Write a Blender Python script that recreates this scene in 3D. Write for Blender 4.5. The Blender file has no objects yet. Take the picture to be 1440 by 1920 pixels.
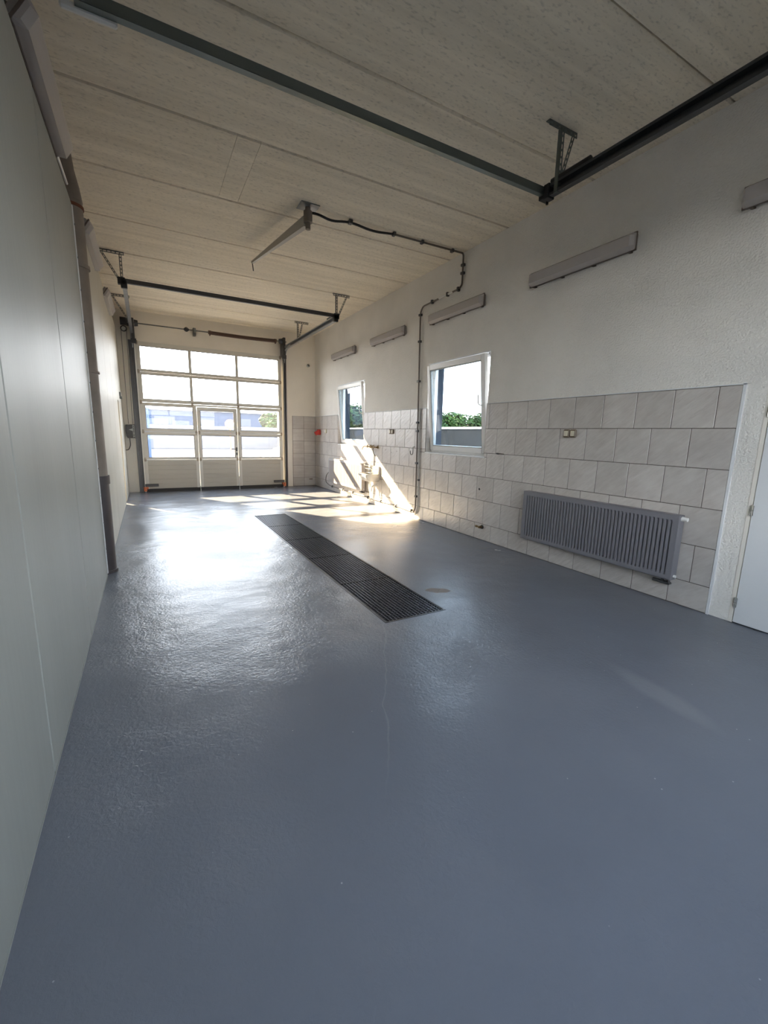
import bpy, math, random
from mathutils import Vector, Matrix
random.seed(7)
SC = bpy.context.scene
COL = SC.collection
W, L, H, Y0 = 4.70, 11.80, 4.15, -0.80      # right wall x, back wall y, ceiling z, front wall y

# ------------------------------------------------------------------ camera
def cam_axes(yaw, pitch, roll):
    f = Vector((math.sin(yaw)*math.cos(pitch), math.cos(yaw)*math.cos(pitch), math.sin(pitch)))
    r = Vector((math.cos(yaw), -math.sin(yaw), 0)); u = r.cross(f)
    c, s = math.cos(roll), math.sin(roll)
    return c*r + s*u, -s*r + c*u, f
r_, u_, f_ = cam_axes(0.5075, -0.18, 0.0228)
cd = bpy.data.cameras.new('camera'); cam = bpy.data.objects.new('camera', cd); COL.objects.link(cam)
cam.matrix_world = Matrix(((r_.x, u_.x, -f_.x, 0.4491), (r_.y, u_.y, -f_.y, 0.0), (r_.z, u_.z, -f_.z, 1.5), (0, 0, 0, 1)))
cd.sensor_fit = 'HORIZONTAL'; cd.sensor_width = 36.0; cd.lens = 795.27/1440*36.0
cd.clip_start = 0.02; cd.clip_end = 400
SC.camera = cam

# ------------------------------------------------------------------ sky, sun, exposure
SUN_DIR = Vector((-0.58, 1.0, 0.602)).normalized()          # towards the sun
wd = bpy.data.worlds.new('sky'); SC.world = wd; wd.use_nodes = True
nt = wd.node_tree; nt.nodes.clear()
# bright hazy summer sky: pale at the horizon, bluer overhead
tcw = nt.nodes.new('ShaderNodeTexCoord'); sxw = nt.nodes.new('ShaderNodeSeparateXYZ'); rw = nt.nodes.new('ShaderNodeValToRGB')
el = rw.color_ramp.elements; el[0].position = 0.0; el[0].color = (1.0, 0.985, 0.95, 1); el[1].position = 0.9; el[1].color = (0.42, 0.55, 0.75, 1)
e2 = el.new(0.28); e2.color = (0.80, 0.88, 0.97, 1)
bg = nt.nodes.new('ShaderNodeBackground'); bg.inputs['Strength'].default_value = 8.1
wo = nt.nodes.new('ShaderNodeOutputWorld')
nt.links.new(tcw.outputs['Generated'], sxw.inputs[0]); nt.links.new(sxw.outputs['Z'], rw.inputs[0]); nt.links.new(rw.outputs[0], bg.inputs[0]); nt.links.new(bg.outputs[0], wo.inputs[0])
sd = bpy.data.lights.new('sun', 'SUN'); sd.energy = 34.0; sd.angle = math.radians(0.6); sd.color = (1.0, 0.77, 0.48)
sun = bpy.data.objects.new('sun', sd); COL.objects.link(sun)
sun.rotation_euler = SUN_DIR.to_track_quat('Z', 'Y').to_euler(); sun.location = (-10, 30, 20)
vs = SC.view_settings
vs.view_transform = 'Standard'; vs.look = 'None'; vs.gamma = 1.0; vs.use_curve_mapping = False; vs.exposure = 0.97
cy = SC.cycles
cy.use_denoising = True; cy.max_bounces = 12; cy.diffuse_bounces = 7; cy.glossy_bounces = 4
cy.transparent_max_bounces = 24; cy.transmission_bounces = 8; cy.sample_clamp_indirect = 12.0
cy.caustics_reflective = False; cy.caustics_refractive = False

# ------------------------------------------------------------------ materials
MATS = {}
def mat(name, col, rough=0.5, metal=0.0, spec=0.5, var=0.0, vscale=4.0, bump=0.0, bscale=60.0, stretch=(1, 1, 1), coat=0.0, detail=4.0):
    """plain surface with optional colour mottling (var) and fine relief (bump)"""
    if name in MATS: return MATS[name]
    m = bpy.data.materials.new(name); m.use_nodes = True; MATS[name] = m
    t = m.node_tree; b = t.nodes['Principled BSDF']
    b.inputs['Base Color'].default_value = (*col, 1); b.inputs['Roughness'].default_value = rough
    b.inputs['Metallic'].default_value = metal; b.inputs['Specular IOR Level'].default_value = spec
    b.inputs['Coat Weight'].default_value = coat
    if var or bump:
        tc = t.nodes.new('ShaderNodeTexCoord'); mp = t.nodes.new('ShaderNodeMapping'); mp.inputs['Scale'].default_value = stretch
        t.links.new(tc.outputs['Object'], mp.inputs['Vector'])
    if var:
        n = t.nodes.new('ShaderNodeTexNoise'); n.inputs['Scale'].default_value = vscale; n.inputs['Detail'].default_value = detail
        r = t.nodes.new('ShaderNodeValToRGB')
        r.color_ramp.elements[0].position = 0.3; r.color_ramp.elements[1].position = 0.7
        r.color_ramp.elements[0].color = (*[c*(1-var) for c in col], 1); r.color_ramp.elements[1].color = (*[min(1, c*(1+var)) for c in col], 1)
        t.links.new(mp.outputs[0], n.inputs['Vector']); t.links.new(n.outputs['Fac'], r.inputs[0]); t.links.new(r.outputs[0], b.inputs['Base Color'])
    if bump:
        n = t.nodes.new('ShaderNodeTexNoise'); n.inputs['Scale'].default_value = bscale; n.inputs['Detail'].default_value = 3
        bp = t.nodes.new('ShaderNodeBump'); bp.inputs['Strength'].default_value = bump; bp.inputs['Distance'].default_value = 0.01
        t.links.new(mp.outputs[0], n.inputs['Vector']); t.links.new(n.outputs['Fac'], bp.inputs['Height']); t.links.new(bp.outputs[0], b.inputs['Normal'])
    return m

def nodes_of(name):
    m = bpy.data.materials.new(name); m.use_nodes = True; MATS[name] = m
    t = m.node_tree
    def N(typ, **kw):
        n = t.nodes.new(typ)
        for k, v in kw.items():
            if hasattr(n, k): setattr(n, k, v)
            else: n.inputs[k].default_value = v
        return n
    return m, t, t.nodes['Principled BSDF'], N, t.links.new

def glass_mat(name, tint=(0.95, 0.97, 1.0), haze=0.0):
    m, t, b, N, K = nodes_of(name)
    t.nodes.remove(b); out = t.nodes['Material Output']
    tr = N('ShaderNodeBsdfTransparent'); tr.inputs[0].default_value = (*tint, 1)
    gl = N('ShaderNodeBsdfGlossy'); gl.inputs['Roughness'].default_value = 0.02
    fr0 = N('ShaderNodeFresnel'); fr0.inputs['IOR'].default_value = 1.45
    ge = N('ShaderNodeNewGeometry'); fr = N('ShaderNodeMath', operation='MULTIPLY'); inv = N('ShaderNodeMath', operation='SUBTRACT'); inv.inputs[0].default_value = 1.0
    K(ge.outputs['Backfacing'], inv.inputs[1]); K(fr0.outputs[0], fr.inputs[0]); K(inv.outputs[0], fr.inputs[1])
    base = tr
    if haze:
        tl = N('ShaderNodeBsdfTranslucent'); tl.inputs[0].default_value = (0.92, 0.95, 1.0, 1)
        tc = N('ShaderNodeTexCoord'); mp = N('ShaderNodeMapping'); mp.inputs['Scale'].default_value = (1.0, 1.0, 6.0)
        nz = N('ShaderNodeTexNoise'); nz.inputs['Scale'].default_value = 3.0
        ma = N('ShaderNodeMath', operation='MULTIPLY_ADD'); ma.inputs[1].default_value = haze*0.8; ma.inputs[2].default_value = haze*0.6
        K(tc.outputs['Object'], mp.inputs[0]); K(mp.outputs[0], nz.inputs['Vector']); K(nz.outputs['Fac'], ma.inputs[0])
        mx = N('ShaderNodeMixShader'); K(ma.outputs[0], mx.inputs[0]); K(tr.outputs[0], mx.inputs[1]); K(tl.outputs[0], mx.inputs[2]); base = mx
    m2 = N('ShaderNodeMixShader'); K(fr.outputs[0], m2.inputs[0]); K(base.outputs[0], m2.inputs[1]); K(gl.outputs[0], m2.inputs[2])
    K(m2.outputs[0], out.inputs['Surface'])
    return m
glass_mat('window_glass', (0.83, 0.86, 0.88))
glass_mat('clear_glass', (0.84, 0.85, 0.855))
glass_mat('acrylic_pane', (0.97, 0.975, 0.98), 0.010)

def floor_mat():
    m, t, b, N, K = nodes_of('grey_floor_paint')
    tc = N('ShaderNodeTexCoord'); P = tc.outputs['Object']
    n1 = N('ShaderNodeTexNoise'); n1.inputs['Scale'].default_value = 0.9; n1.inputs['Detail'].default_value = 5; K(P, n1.inputs['Vector'])
    r = N('ShaderNodeValToRGB'); r.color_ramp.elements[0].position = 0.3; r.color_ramp.elements[1].position = 0.75
    r.color_ramp.elements[0].color = (0.14, 0.15, 0.175, 1); r.color_ramp.elements[1].color = (0.165, 0.175, 0.20, 1)
    K(n1.outputs['Fac'], r.inputs[0]); col = r.outputs[0]
    def blend(mask, rgb):
        nonlocal col
        mx = N('ShaderNodeMixRGB'); K(mask, mx.inputs[0]); K(col, mx.inputs[1]); mx.inputs[2].default_value = (*rgb, 1); col = mx.outputs[0]
    def spot(cx, cy, rx, ry, rot, wob, soft, amt, scale=6.0):
        """irregular worn patch: a warped ellipse in floor coordinates"""
        nz = N('ShaderNodeTexNoise'); nz.inputs['Scale'].default_value = scale; nz.inputs['Detail'].default_value = 3; K(P, nz.inputs['Vector'])
        mp = N('ShaderNodeMapping', vector_type='TEXTURE'); mp.inputs['Location'].default_value = (cx, cy, 0); mp.inputs['Rotation'].default_value = (0, 0, rot); mp.inputs['Scale'].default_value = (rx, ry, 1)
        K(P, mp.inputs[0]); ln = N('ShaderNodeVectorMath', operation='LENGTH'); K(mp.outputs[0], ln.inputs[0])
        ad = N('ShaderNodeMath', operation='MULTIPLY_ADD'); K(nz.outputs['Fac'], ad.inputs[0]); ad.inputs[1].default_value = wob; K(ln.outputs['Value'], ad.inputs[2])
        mr = N('ShaderNodeMapRange'); K(ad.outputs[0], mr.inputs['Value']); mr.inputs['From Min'].default_value = 1+wob*0.5-soft; mr.inputs['From Max'].default_value = 1+wob*0.5+soft
        mr.inputs['To Min'].default_value = amt; mr.inputs['To Max'].default_value = 0.0
        return mr.outputs[0]
    chip = spot(2.87, 3.22, 0.13, 0.06, -0.6, 1.3, 0.06, 1.0, 14); blend(chip, (0.26, 0.235, 0.215))      # bare chip beside the drain
    blend(spot(3.05, 1.21, 0.075, 0.28, -0.15, 0.7, 0.40, 0.30, 5), (0.26, 0.26, 0.27))          # pale scuff
    # thin crack running from the drain corner towards the door behind
    sx = N('ShaderNodeSeparateXYZ'); K(P, sx.inputs[0])
    nz = N('ShaderNodeTexNoise'); nz.inputs['Scale'].default_value = 3.0; nz.inputs['Detail'].default_value = 6; K(P, nz.inputs['Vector'])
    wv = N('ShaderNodeMath', operation='MULTIPLY_ADD'); K(nz.outputs['Fac'], wv.inputs[0]); wv.inputs[1].default_value = 0.16; K(sx.outputs['X'], wv.inputs[2])
    ofs = N('ShaderNodeMath', operation='MULTIPLY_ADD'); K(sx.outputs['Y'], ofs.inputs[0]); ofs.inputs[1].default_value = -0.54; K(wv.outputs[0], ofs.inputs[2])
    sb = N('ShaderNodeMath', operation='SUBTRACT'); K(ofs.outputs[0], sb.inputs[0]); sb.inputs[1].default_value = 0.606
    ab = N('ShaderNodeMath', operation='ABSOLUTE'); K(sb.outputs[0], ab.inputs[0])
    mr = N('ShaderNodeMapRange'); K(ab.outputs[0], mr.inputs['Value']); mr.inputs['From Min'].default_value = 0.0; mr.inputs['From Max'].default_value = 0.007; mr.inputs['To Min'].default_value = 0.12; mr.inputs['To Max'].default_value = 0
    ylim = N('ShaderNodeMapRange'); K(sx.outputs['Y'], ylim.inputs['Value']); ylim.inputs['From Min'].default_value = 1.3; ylim.inputs['From Max'].default_value = 1.7
    yl2 = N('ShaderNodeMapRange'); K(sx.outputs['Y'], yl2.inputs['Value']); yl2.inputs['From Min'].default_value = 2.85; yl2.inputs['From Max'].default_value = 2.80
    mm = N('ShaderNodeMath', operation='MULTIPLY'); K(mr.outputs[0], mm.inputs[0]); K(ylim.outputs[0], mm.inputs[1])
    m3 = N('ShaderNodeMath', operation='MULTIPLY'); K(mm.outputs[0], m3.inputs[0]); K(yl2.outputs[0], m3.inputs[1])
    blend(m3.outputs[0], (0.45, 0.45, 0.45))
    # pale specks
    vo = N('ShaderNodeTexVoronoi'); vo.inputs['Scale'].default_value = 9.0; K(P, vo.inputs['Vector'])
    ms = N('ShaderNodeMapRange'); K(vo.outputs['Distance'], ms.inputs['Value']); ms.inputs['From Min'].default_value = 0.02; ms.inputs['From Max'].default_value = 0.035; ms.inputs['To Min'].default_value = 0.5; ms.inputs['To Max'].default_value = 0
    blend(ms.outputs[0], (0.5, 0.5, 0.5))
    K(col, b.inputs['Base Color'])
    b.inputs['Specular IOR Level'].default_value = 0.31
    # gloss and roller relief
    n2 = N('ShaderNodeTexNoise'); n2.inputs['Scale'].default_value = 1.6; n2.inputs['Detail'].default_value = 4; K(P, n2.inputs['Vector'])
    rr = N('ShaderNodeMapRange'); K(n2.outputs['Fac'], rr.inputs['Value']); rr.inputs['To Min'].default_value = 0.16; rr.inputs['To Max'].default_value = 0.32
    rc = N('ShaderNodeMath', operation='MAXIMUM'); K(rr.outputs[0], rc.inputs[0]); K(chip, rc.inputs[1]); K(rc.outputs[0], b.inputs['Roughness'])
    n3 = N('ShaderNodeTexNoise'); n3.normalize = False; n3.inputs['Scale'].default_value = 42.0; n3.inputs['Detail'].default_value = 4; n3.inputs['Roughness'].default_value = 0.6; n3.inputs['Distortion'].default_value = 0.6; K(P, n3.inputs['Vector'])
    n4 = N('ShaderNodeTexNoise'); n4.normalize = False; n4.inputs['Scale'].default_value = 2.6; n4.inputs['Detail'].default_value = 2; K(P, n4.inputs['Vector'])
    sm = N('ShaderNodeMath', operation='MULTIPLY_ADD'); K(n4.outputs['Fac'], sm.inputs[0]); sm.inputs[1].default_value = 5.0; K(n3.outputs['Fac'], sm.inputs[2])
    n5 = N('ShaderNodeTexNoise'); n5.inputs['Scale'].default_value = 0.8; n5.inputs['Detail'].default_value = 2; K(P, n5.inputs['Vector'])
    pm = N('ShaderNodeMapRange'); K(n5.outputs['Fac'], pm.inputs['Value']); pm.inputs['From Min'].default_value = 0.40; pm.inputs['From Max'].default_value = 0.65; pm.inputs['To Min'].default_value = 0.10; pm.inputs['To Max'].default_value = 0.26
    bp = N('ShaderNodeBump'); K(pm.outputs[0], bp.inputs['Strength']); bp.inputs['Distance'].default_value = 0.0065; K(sm.outputs[0], bp.inputs['Height']); K(bp.outputs[0], b.inputs['Normal'])
floor_mat()

def ceiling_mat():
    m, t, b, N, K = nodes_of('raw_concrete')
    tc = N('ShaderNodeTexCoord'); mp = N('ShaderNodeMapping'); mp.inputs['Scale'].default_value = (0.35, 7.0, 1.0); K(tc.outputs['Object'], mp.inputs[0])
    oi = N('ShaderNodeObjectInfo')
    n = N('ShaderNodeTexNoise'); n.noise_dimensions = '4D'; n.inputs['Scale'].default_value = 1.6; n.inputs['Detail'].default_value = 6; n.inputs['Roughness'].default_value = 0.6
    wq = N('ShaderNodeMath', operation='MULTIPLY'); wq.inputs[1].default_value = 40; K(oi.outputs['Random'], wq.inputs[0]); K(wq.outputs[0], n.inputs['W']); K(mp.outputs[0], n.inputs['Vector'])
    r = N('ShaderNodeValToRGB'); r.color_ramp.elements[0].position = 0.28; r.color_ramp.elements[1].position = 0.72
    r.color_ramp.elements[0].color = (0.66, 0.595, 0.48, 1); r.color_ramp.elements[1].color = (0.88, 0.80, 0.66, 1); K(n.outputs['Fac'], r.inputs[0])
    n2 = N('ShaderNodeTexNoise'); n2.inputs['Scale'].default_value = 55; n2.inputs['Detail'].default_value = 3
    mp2 = N('ShaderNodeMapping'); mp2.inputs['Scale'].default_value = (0.45, 1, 1); K(tc.outputs['Object'], mp2.inputs[0]); K(mp2.outputs[0], n2.inputs['Vector'])
    mr = N('ShaderNodeMapRange'); K(n2.outputs['Fac'], mr.inputs['Value']); mr.inputs['From Min'].default_value = 0.25; mr.inputs['From Max'].default_value = 0.45; mr.inputs['To Min'].default_value = 0.70; mr.inputs['To Max'].default_value = 1.0
    mx = N('ShaderNodeMixRGB', blend_type='MULTIPLY'); mx.inputs[0].default_value = 1; K(r.outputs[0], mx.inputs[1]); K(mr.outputs[0], mx.inputs[2])
    K(mx.outputs[0], b.inputs['Base Color']); b.inputs['Roughness'].default_value = 0.85; b.inputs['Specular IOR Level'].default_value = 0.3
    bp = N('ShaderNodeBump'); bp.inputs['Strength'].default_value = 0.5; bp.inputs['Distance'].default_value = 0.004; K(n2.outputs['Fac'], bp.inputs['Height']); K(bp.outputs[0], b.inputs['Normal'])
ceiling_mat()

def tile_mat():
    m, t, b, N, K = nodes_of('slate_look_tile')
    tc = N('ShaderNodeTexCoord'); oi = N('ShaderNodeObjectInfo')
    ad = N('ShaderNodeVectorMath', operation='MULTIPLY_ADD'); K(oi.outputs['Location'], ad.inputs[0]); ad.inputs[1].default_value = (3.1, 3.7, 2.3); K(tc.outputs['Object'], ad.inputs[2])
    mp0 = N('ShaderNodeMapping'); mp0.inputs['Rotation'].default_value = (math.radians(38), 0, 0); K(ad.outputs[0], mp0.inputs[0])
    mp = N('ShaderNodeMapping'); mp.inputs['Scale'].default_value = (1, 8, 34); K(mp0.outputs[0], mp.inputs[0])
    n = N('ShaderNodeTexNoise'); n.inputs['Scale'].default_value = 1.0; n.inputs['Detail'].default_value = 4; K(mp.outputs[0], n.inputs['Vector'])
    n0 = N('ShaderNodeTexNoise'); n0.inputs['Scale'].default_value = 5.0; n0.inputs['Detail'].default_value = 2; K(ad.outputs[0], n0.inputs['Vector'])
    r = N('ShaderNodeValToRGB'); r.color_ramp.elements[0].position = 0.3; r.color_ramp.elements[1].position = 0.7
    r.color_ramp.elements[0].color = (0.45, 0.41, 0.38, 1); r.color_ramp.elements[1].color = (0.58, 0.545, 0.51, 1)
    mixf = N('ShaderNodeMath', operation='MULTIPLY_ADD'); K(n.outputs['Fac'], mixf.inputs[0]); mixf.inputs[1].default_value = 0.5
    hf = N('ShaderNodeMath', operation='MULTIPLY'); K(n0.outputs['Fac'], hf.inputs[0]); hf.inputs[1].default_value = 0.5; K(hf.outputs[0], mixf.inputs[2]); K(mixf.outputs[0], r.inputs[0])
    hs = N('ShaderNodeHueSaturation'); mr = N('ShaderNodeMapRange'); K(oi.outputs['Random'], mr.inputs['Value']); mr.inputs['To Min'].default_value = 0.93; mr.inputs['To Max'].default_value = 1.07
    K(mr.outputs[0], hs.inputs['Value']); K(r.outputs[0], hs.inputs['Color']); K(hs.outputs[0], b.inputs['Base Color'])
    b.inputs['Roughness'].default_value = 0.30; b.inputs['Specular IOR Level'].default_value = 0.65
    bp = N('ShaderNodeBump'); bp.inputs['Strength'].default_value = 0.75; bp.inputs['Distance'].default_value = 0.008; K(n.outputs['Fac'], bp.inputs['Height']); K(bp.outputs[0], b.inputs['Normal'])
tile_mat()

def diffuser_mat():
    m, t, b, N, K = nodes_of('ribbed_diffuser')
    out = t.nodes['Material Output']
    b.inputs['Base Color'].default_value = (0.60, 0.56, 0.54, 1); b.inputs['Roughness'].default_value = 0.22
    tr = N('ShaderNodeBsdfTransparent'); tr.inputs[0].default_value = (0.9, 0.87, 0.85, 1)
    mx = N('ShaderNodeMixShader'); mx.inputs[0].default_value = 0.35; K(b.outputs[0], mx.inputs[1]); K(tr.outputs[0], mx.inputs[2]); K(mx.outputs[0], out.inputs['Surface'])
diffuser_mat()

def metal_sheet_mat(name, col, rough, wav):
    m, t, b, N, K = nodes_of(name)
    tc = N('ShaderNodeTexCoord'); mp = N('ShaderNodeMapping'); mp.inputs['Scale'].default_value = (1, 1.0, 0.25); K(tc.outputs['Object'], mp.inputs[0])
    n = N('ShaderNodeTexNoise'); n.inputs['Scale'].default_value = 2.2; n.inputs['Detail'].default_value = 3; K(mp.outputs[0], n.inputs['Vector'])
    r = N('ShaderNodeValToRGB'); r.color_ramp.elements[0].position = 0.3; r.color_ramp.elements[1].position = 0.75
    r.color_ramp.elements[0].color = (*[c*0.93 for c in col], 1); r.color_ramp.elements[1].color = (*[c*1.04 for c in col], 1)
    K(n.outputs['Fac'], r.inputs[0]); K(r.outputs[0], b.inputs['Base Color'])
    mp2 = N('ShaderNodeMapping'); mp2.inputs['Scale'].default_value = (1, 40, 1.2); K(tc.outputs['Object'], mp2.inputs[0])
    n2 = N('ShaderNodeTexNoise'); n2.inputs['Scale'].default_value = 1.0; n2.inputs['Detail'].default_value = 4; K(mp2.outputs[0], n2.inputs['Vector'])
    mr = N('ShaderNodeMapRange'); K(n2.outputs['Fac'], mr.inputs['Value']); mr.inputs['To Min'].default_value = rough-0.06; mr.inputs['To Max'].default_value = rough+0.08; K(mr.outputs[0], b.inputs['Roughness'])
    n3 = N('ShaderNodeTexNoise'); n3.inputs['Scale'].default_value = 1.7; n3.inputs['Detail'].default_value = 1; K(mp.outputs[0], n3.inputs['Vector'])
    bp = N('ShaderNodeBump'); bp.inputs['Strength'].default_value = wav; bp.inputs['Distance'].default_value = 0.02; K(n3.outputs['Fac'], bp.inputs['Height']); K(bp.outputs[0], b.inputs['Normal'])
    b.inputs['Specular IOR Level'].default_value = 0.2
metal_sheet_mat('coated_sheet', (0.31, 0.32, 0.295), 0.48, 0.25)
metal_sheet_mat('cream_sheet', (0.46, 0.435, 0.37), 0.52, 0.15)

mat('white_plaster', (0.78, 0.75, 0.70), 0.88, var=0.05, vscale=1.5, bump=1.0, bscale=60)
mat('smooth_white_plaster', (0.78, 0.735, 0.66), 0.75, var=0.04, vscale=2, bump=0.2, bscale=30)
mat('grey_plaster', (0.42, 0.41, 0.39), 0.85, var=0.08, vscale=3, bump=0.3, bscale=40)
mat('grout', (0.13, 0.105, 0.09), 0.9)
mat('joint_dark', (0.06, 0.05, 0.04), 0.95)
mat('door_enamel', (0.56, 0.54, 0.49), 0.38)
mat('door_panel', (0.42, 0.39, 0.335), 0.45, bump=0.06, bscale=150)
mat('black_rubber', (0.018, 0.018, 0.02), 0.6)
mat('galvanised', (0.33, 0.34, 0.35), 0.35, metal=0.85, var=0.12, vscale=12)
mat('dull_galvanised', (0.16, 0.165, 0.16), 0.45, metal=0.6, var=0.15, vscale=14)
mat('dark_steel', (0.055, 0.057, 0.06), 0.42, metal=0.5)
mat('green_grey_steel', (0.13, 0.15, 0.14), 0.38, metal=0.55)
mat('guide_grey', (0.10, 0.10, 0.105), 0.4, metal=0.6)
mat('black_iron', (0.022, 0.023, 0.026), 0.40, metal=0.4)
mat('grating_steel', (0.11, 0.113, 0.12), 0.38, metal=0.8)
mat('spring_brown', (0.10, 0.058, 0.045), 0.5, metal=0.2)
mat('hinge_steel', (0.33, 0.28, 0.22), 0.45, metal=0.6)
mat('orange_plastic', (0.55, 0.16, 0.07), 0.5)
mat('dark_plastic', (0.05, 0.05, 0.052), 0.45)
mat('grey_plastic', (0.36, 0.38, 0.37), 0.45)
mat('white_plastic', (0.78, 0.77, 0.74), 0.35)
mat('upvc', (0.80, 0.79, 0.77), 0.28)
mat('lamp_housing', (0.30, 0.275, 0.25), 0.5, var=0.1, vscale=8)
mat('lamp_tube', (0.80, 0.80, 0.80), 0.3)
mat('clip_brown', (0.10, 0.075, 0.06), 0.5)
mat('pipe_brown', (0.20, 0.165, 0.135), 0.6, var=0.16, vscale=6, bump=0.15, bscale=30)
mat('pipe_dark', (0.055, 0.046, 0.048), 0.5, var=0.15, vscale=7)
mat('rust', (0.16, 0.055, 0.025), 0.85)
mat('radiator_grey', (0.19, 0.185, 0.205), 0.38)
mat('radiator_white', (0.36, 0.335, 0.33), 0.35)
mat('ceramic', (0.62, 0.61, 0.58), 0.12, coat=0.4)
mat('brass', (0.20, 0.135, 0.065), 0.35, metal=0.9)
mat('chrome', (0.62, 0.61, 0.58), 0.2, metal=1.0)
mat('socket_brown', (0.14, 0.095, 0.055), 0.4)
mat('socket_cream', (0.62, 0.58, 0.45), 0.4)
mat('red_plastic', (0.52, 0.04, 0.03), 0.4)
mat('conduit_grey', (0.42, 0.40, 0.36), 0.45)
mat('conduit_dark', (0.13, 0.105, 0.085), 0.5)
mat('white_paint', (0.72, 0.73, 0.74), 0.40)
mat('channel_concrete', (0.02, 0.02, 0.022), 0.9)
mat('yard_concrete', (0.058, 0.058, 0.06), 0.95, spec=0.1, var=0.1, vscale=0.5)
mat('dark_fence', (0.015, 0.018, 0.023), 0.95, spec=0.05, var=0.15, vscale=1.5)
mat('exterior_render', (0.045, 0.053, 0.066), 0.95, spec=0.1)
mat('pale_wall', (0.13, 0.13, 0.137), 0.9, spec=0.1)
mat('coping_white', (0.72, 0.74, 0.76), 0.6)
mat('leaf_green', (0.034, 0.068, 0.014), 0.7, spec=0.15, var=0.4, vscale=1.3)
mat('leaf_dark', (0.024, 0.05, 0.012), 0.7, spec=0.15, var=0.4, vscale=1.3)
mat('bark', (0.12, 0.09, 0.065), 0.9)
mat('blue_cladding', (0.035, 0.055, 0.095), 0.8, spec=0.1)
mat('grey_blue_cladding', (0.05, 0.065, 0.09), 0.5)
mat('container_blue', (0.075, 0.11, 0.19), 0.7, spec=0.2)
mat('sign_orange', (0.75, 0.20, 0.07), 0.5)
mat('sand', (0.55, 0.48, 0.38), 0.95, bump=0.3, bscale=4)
mat('roof_tile_red', (0.36, 0.17, 0.11), 0.8)

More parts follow.
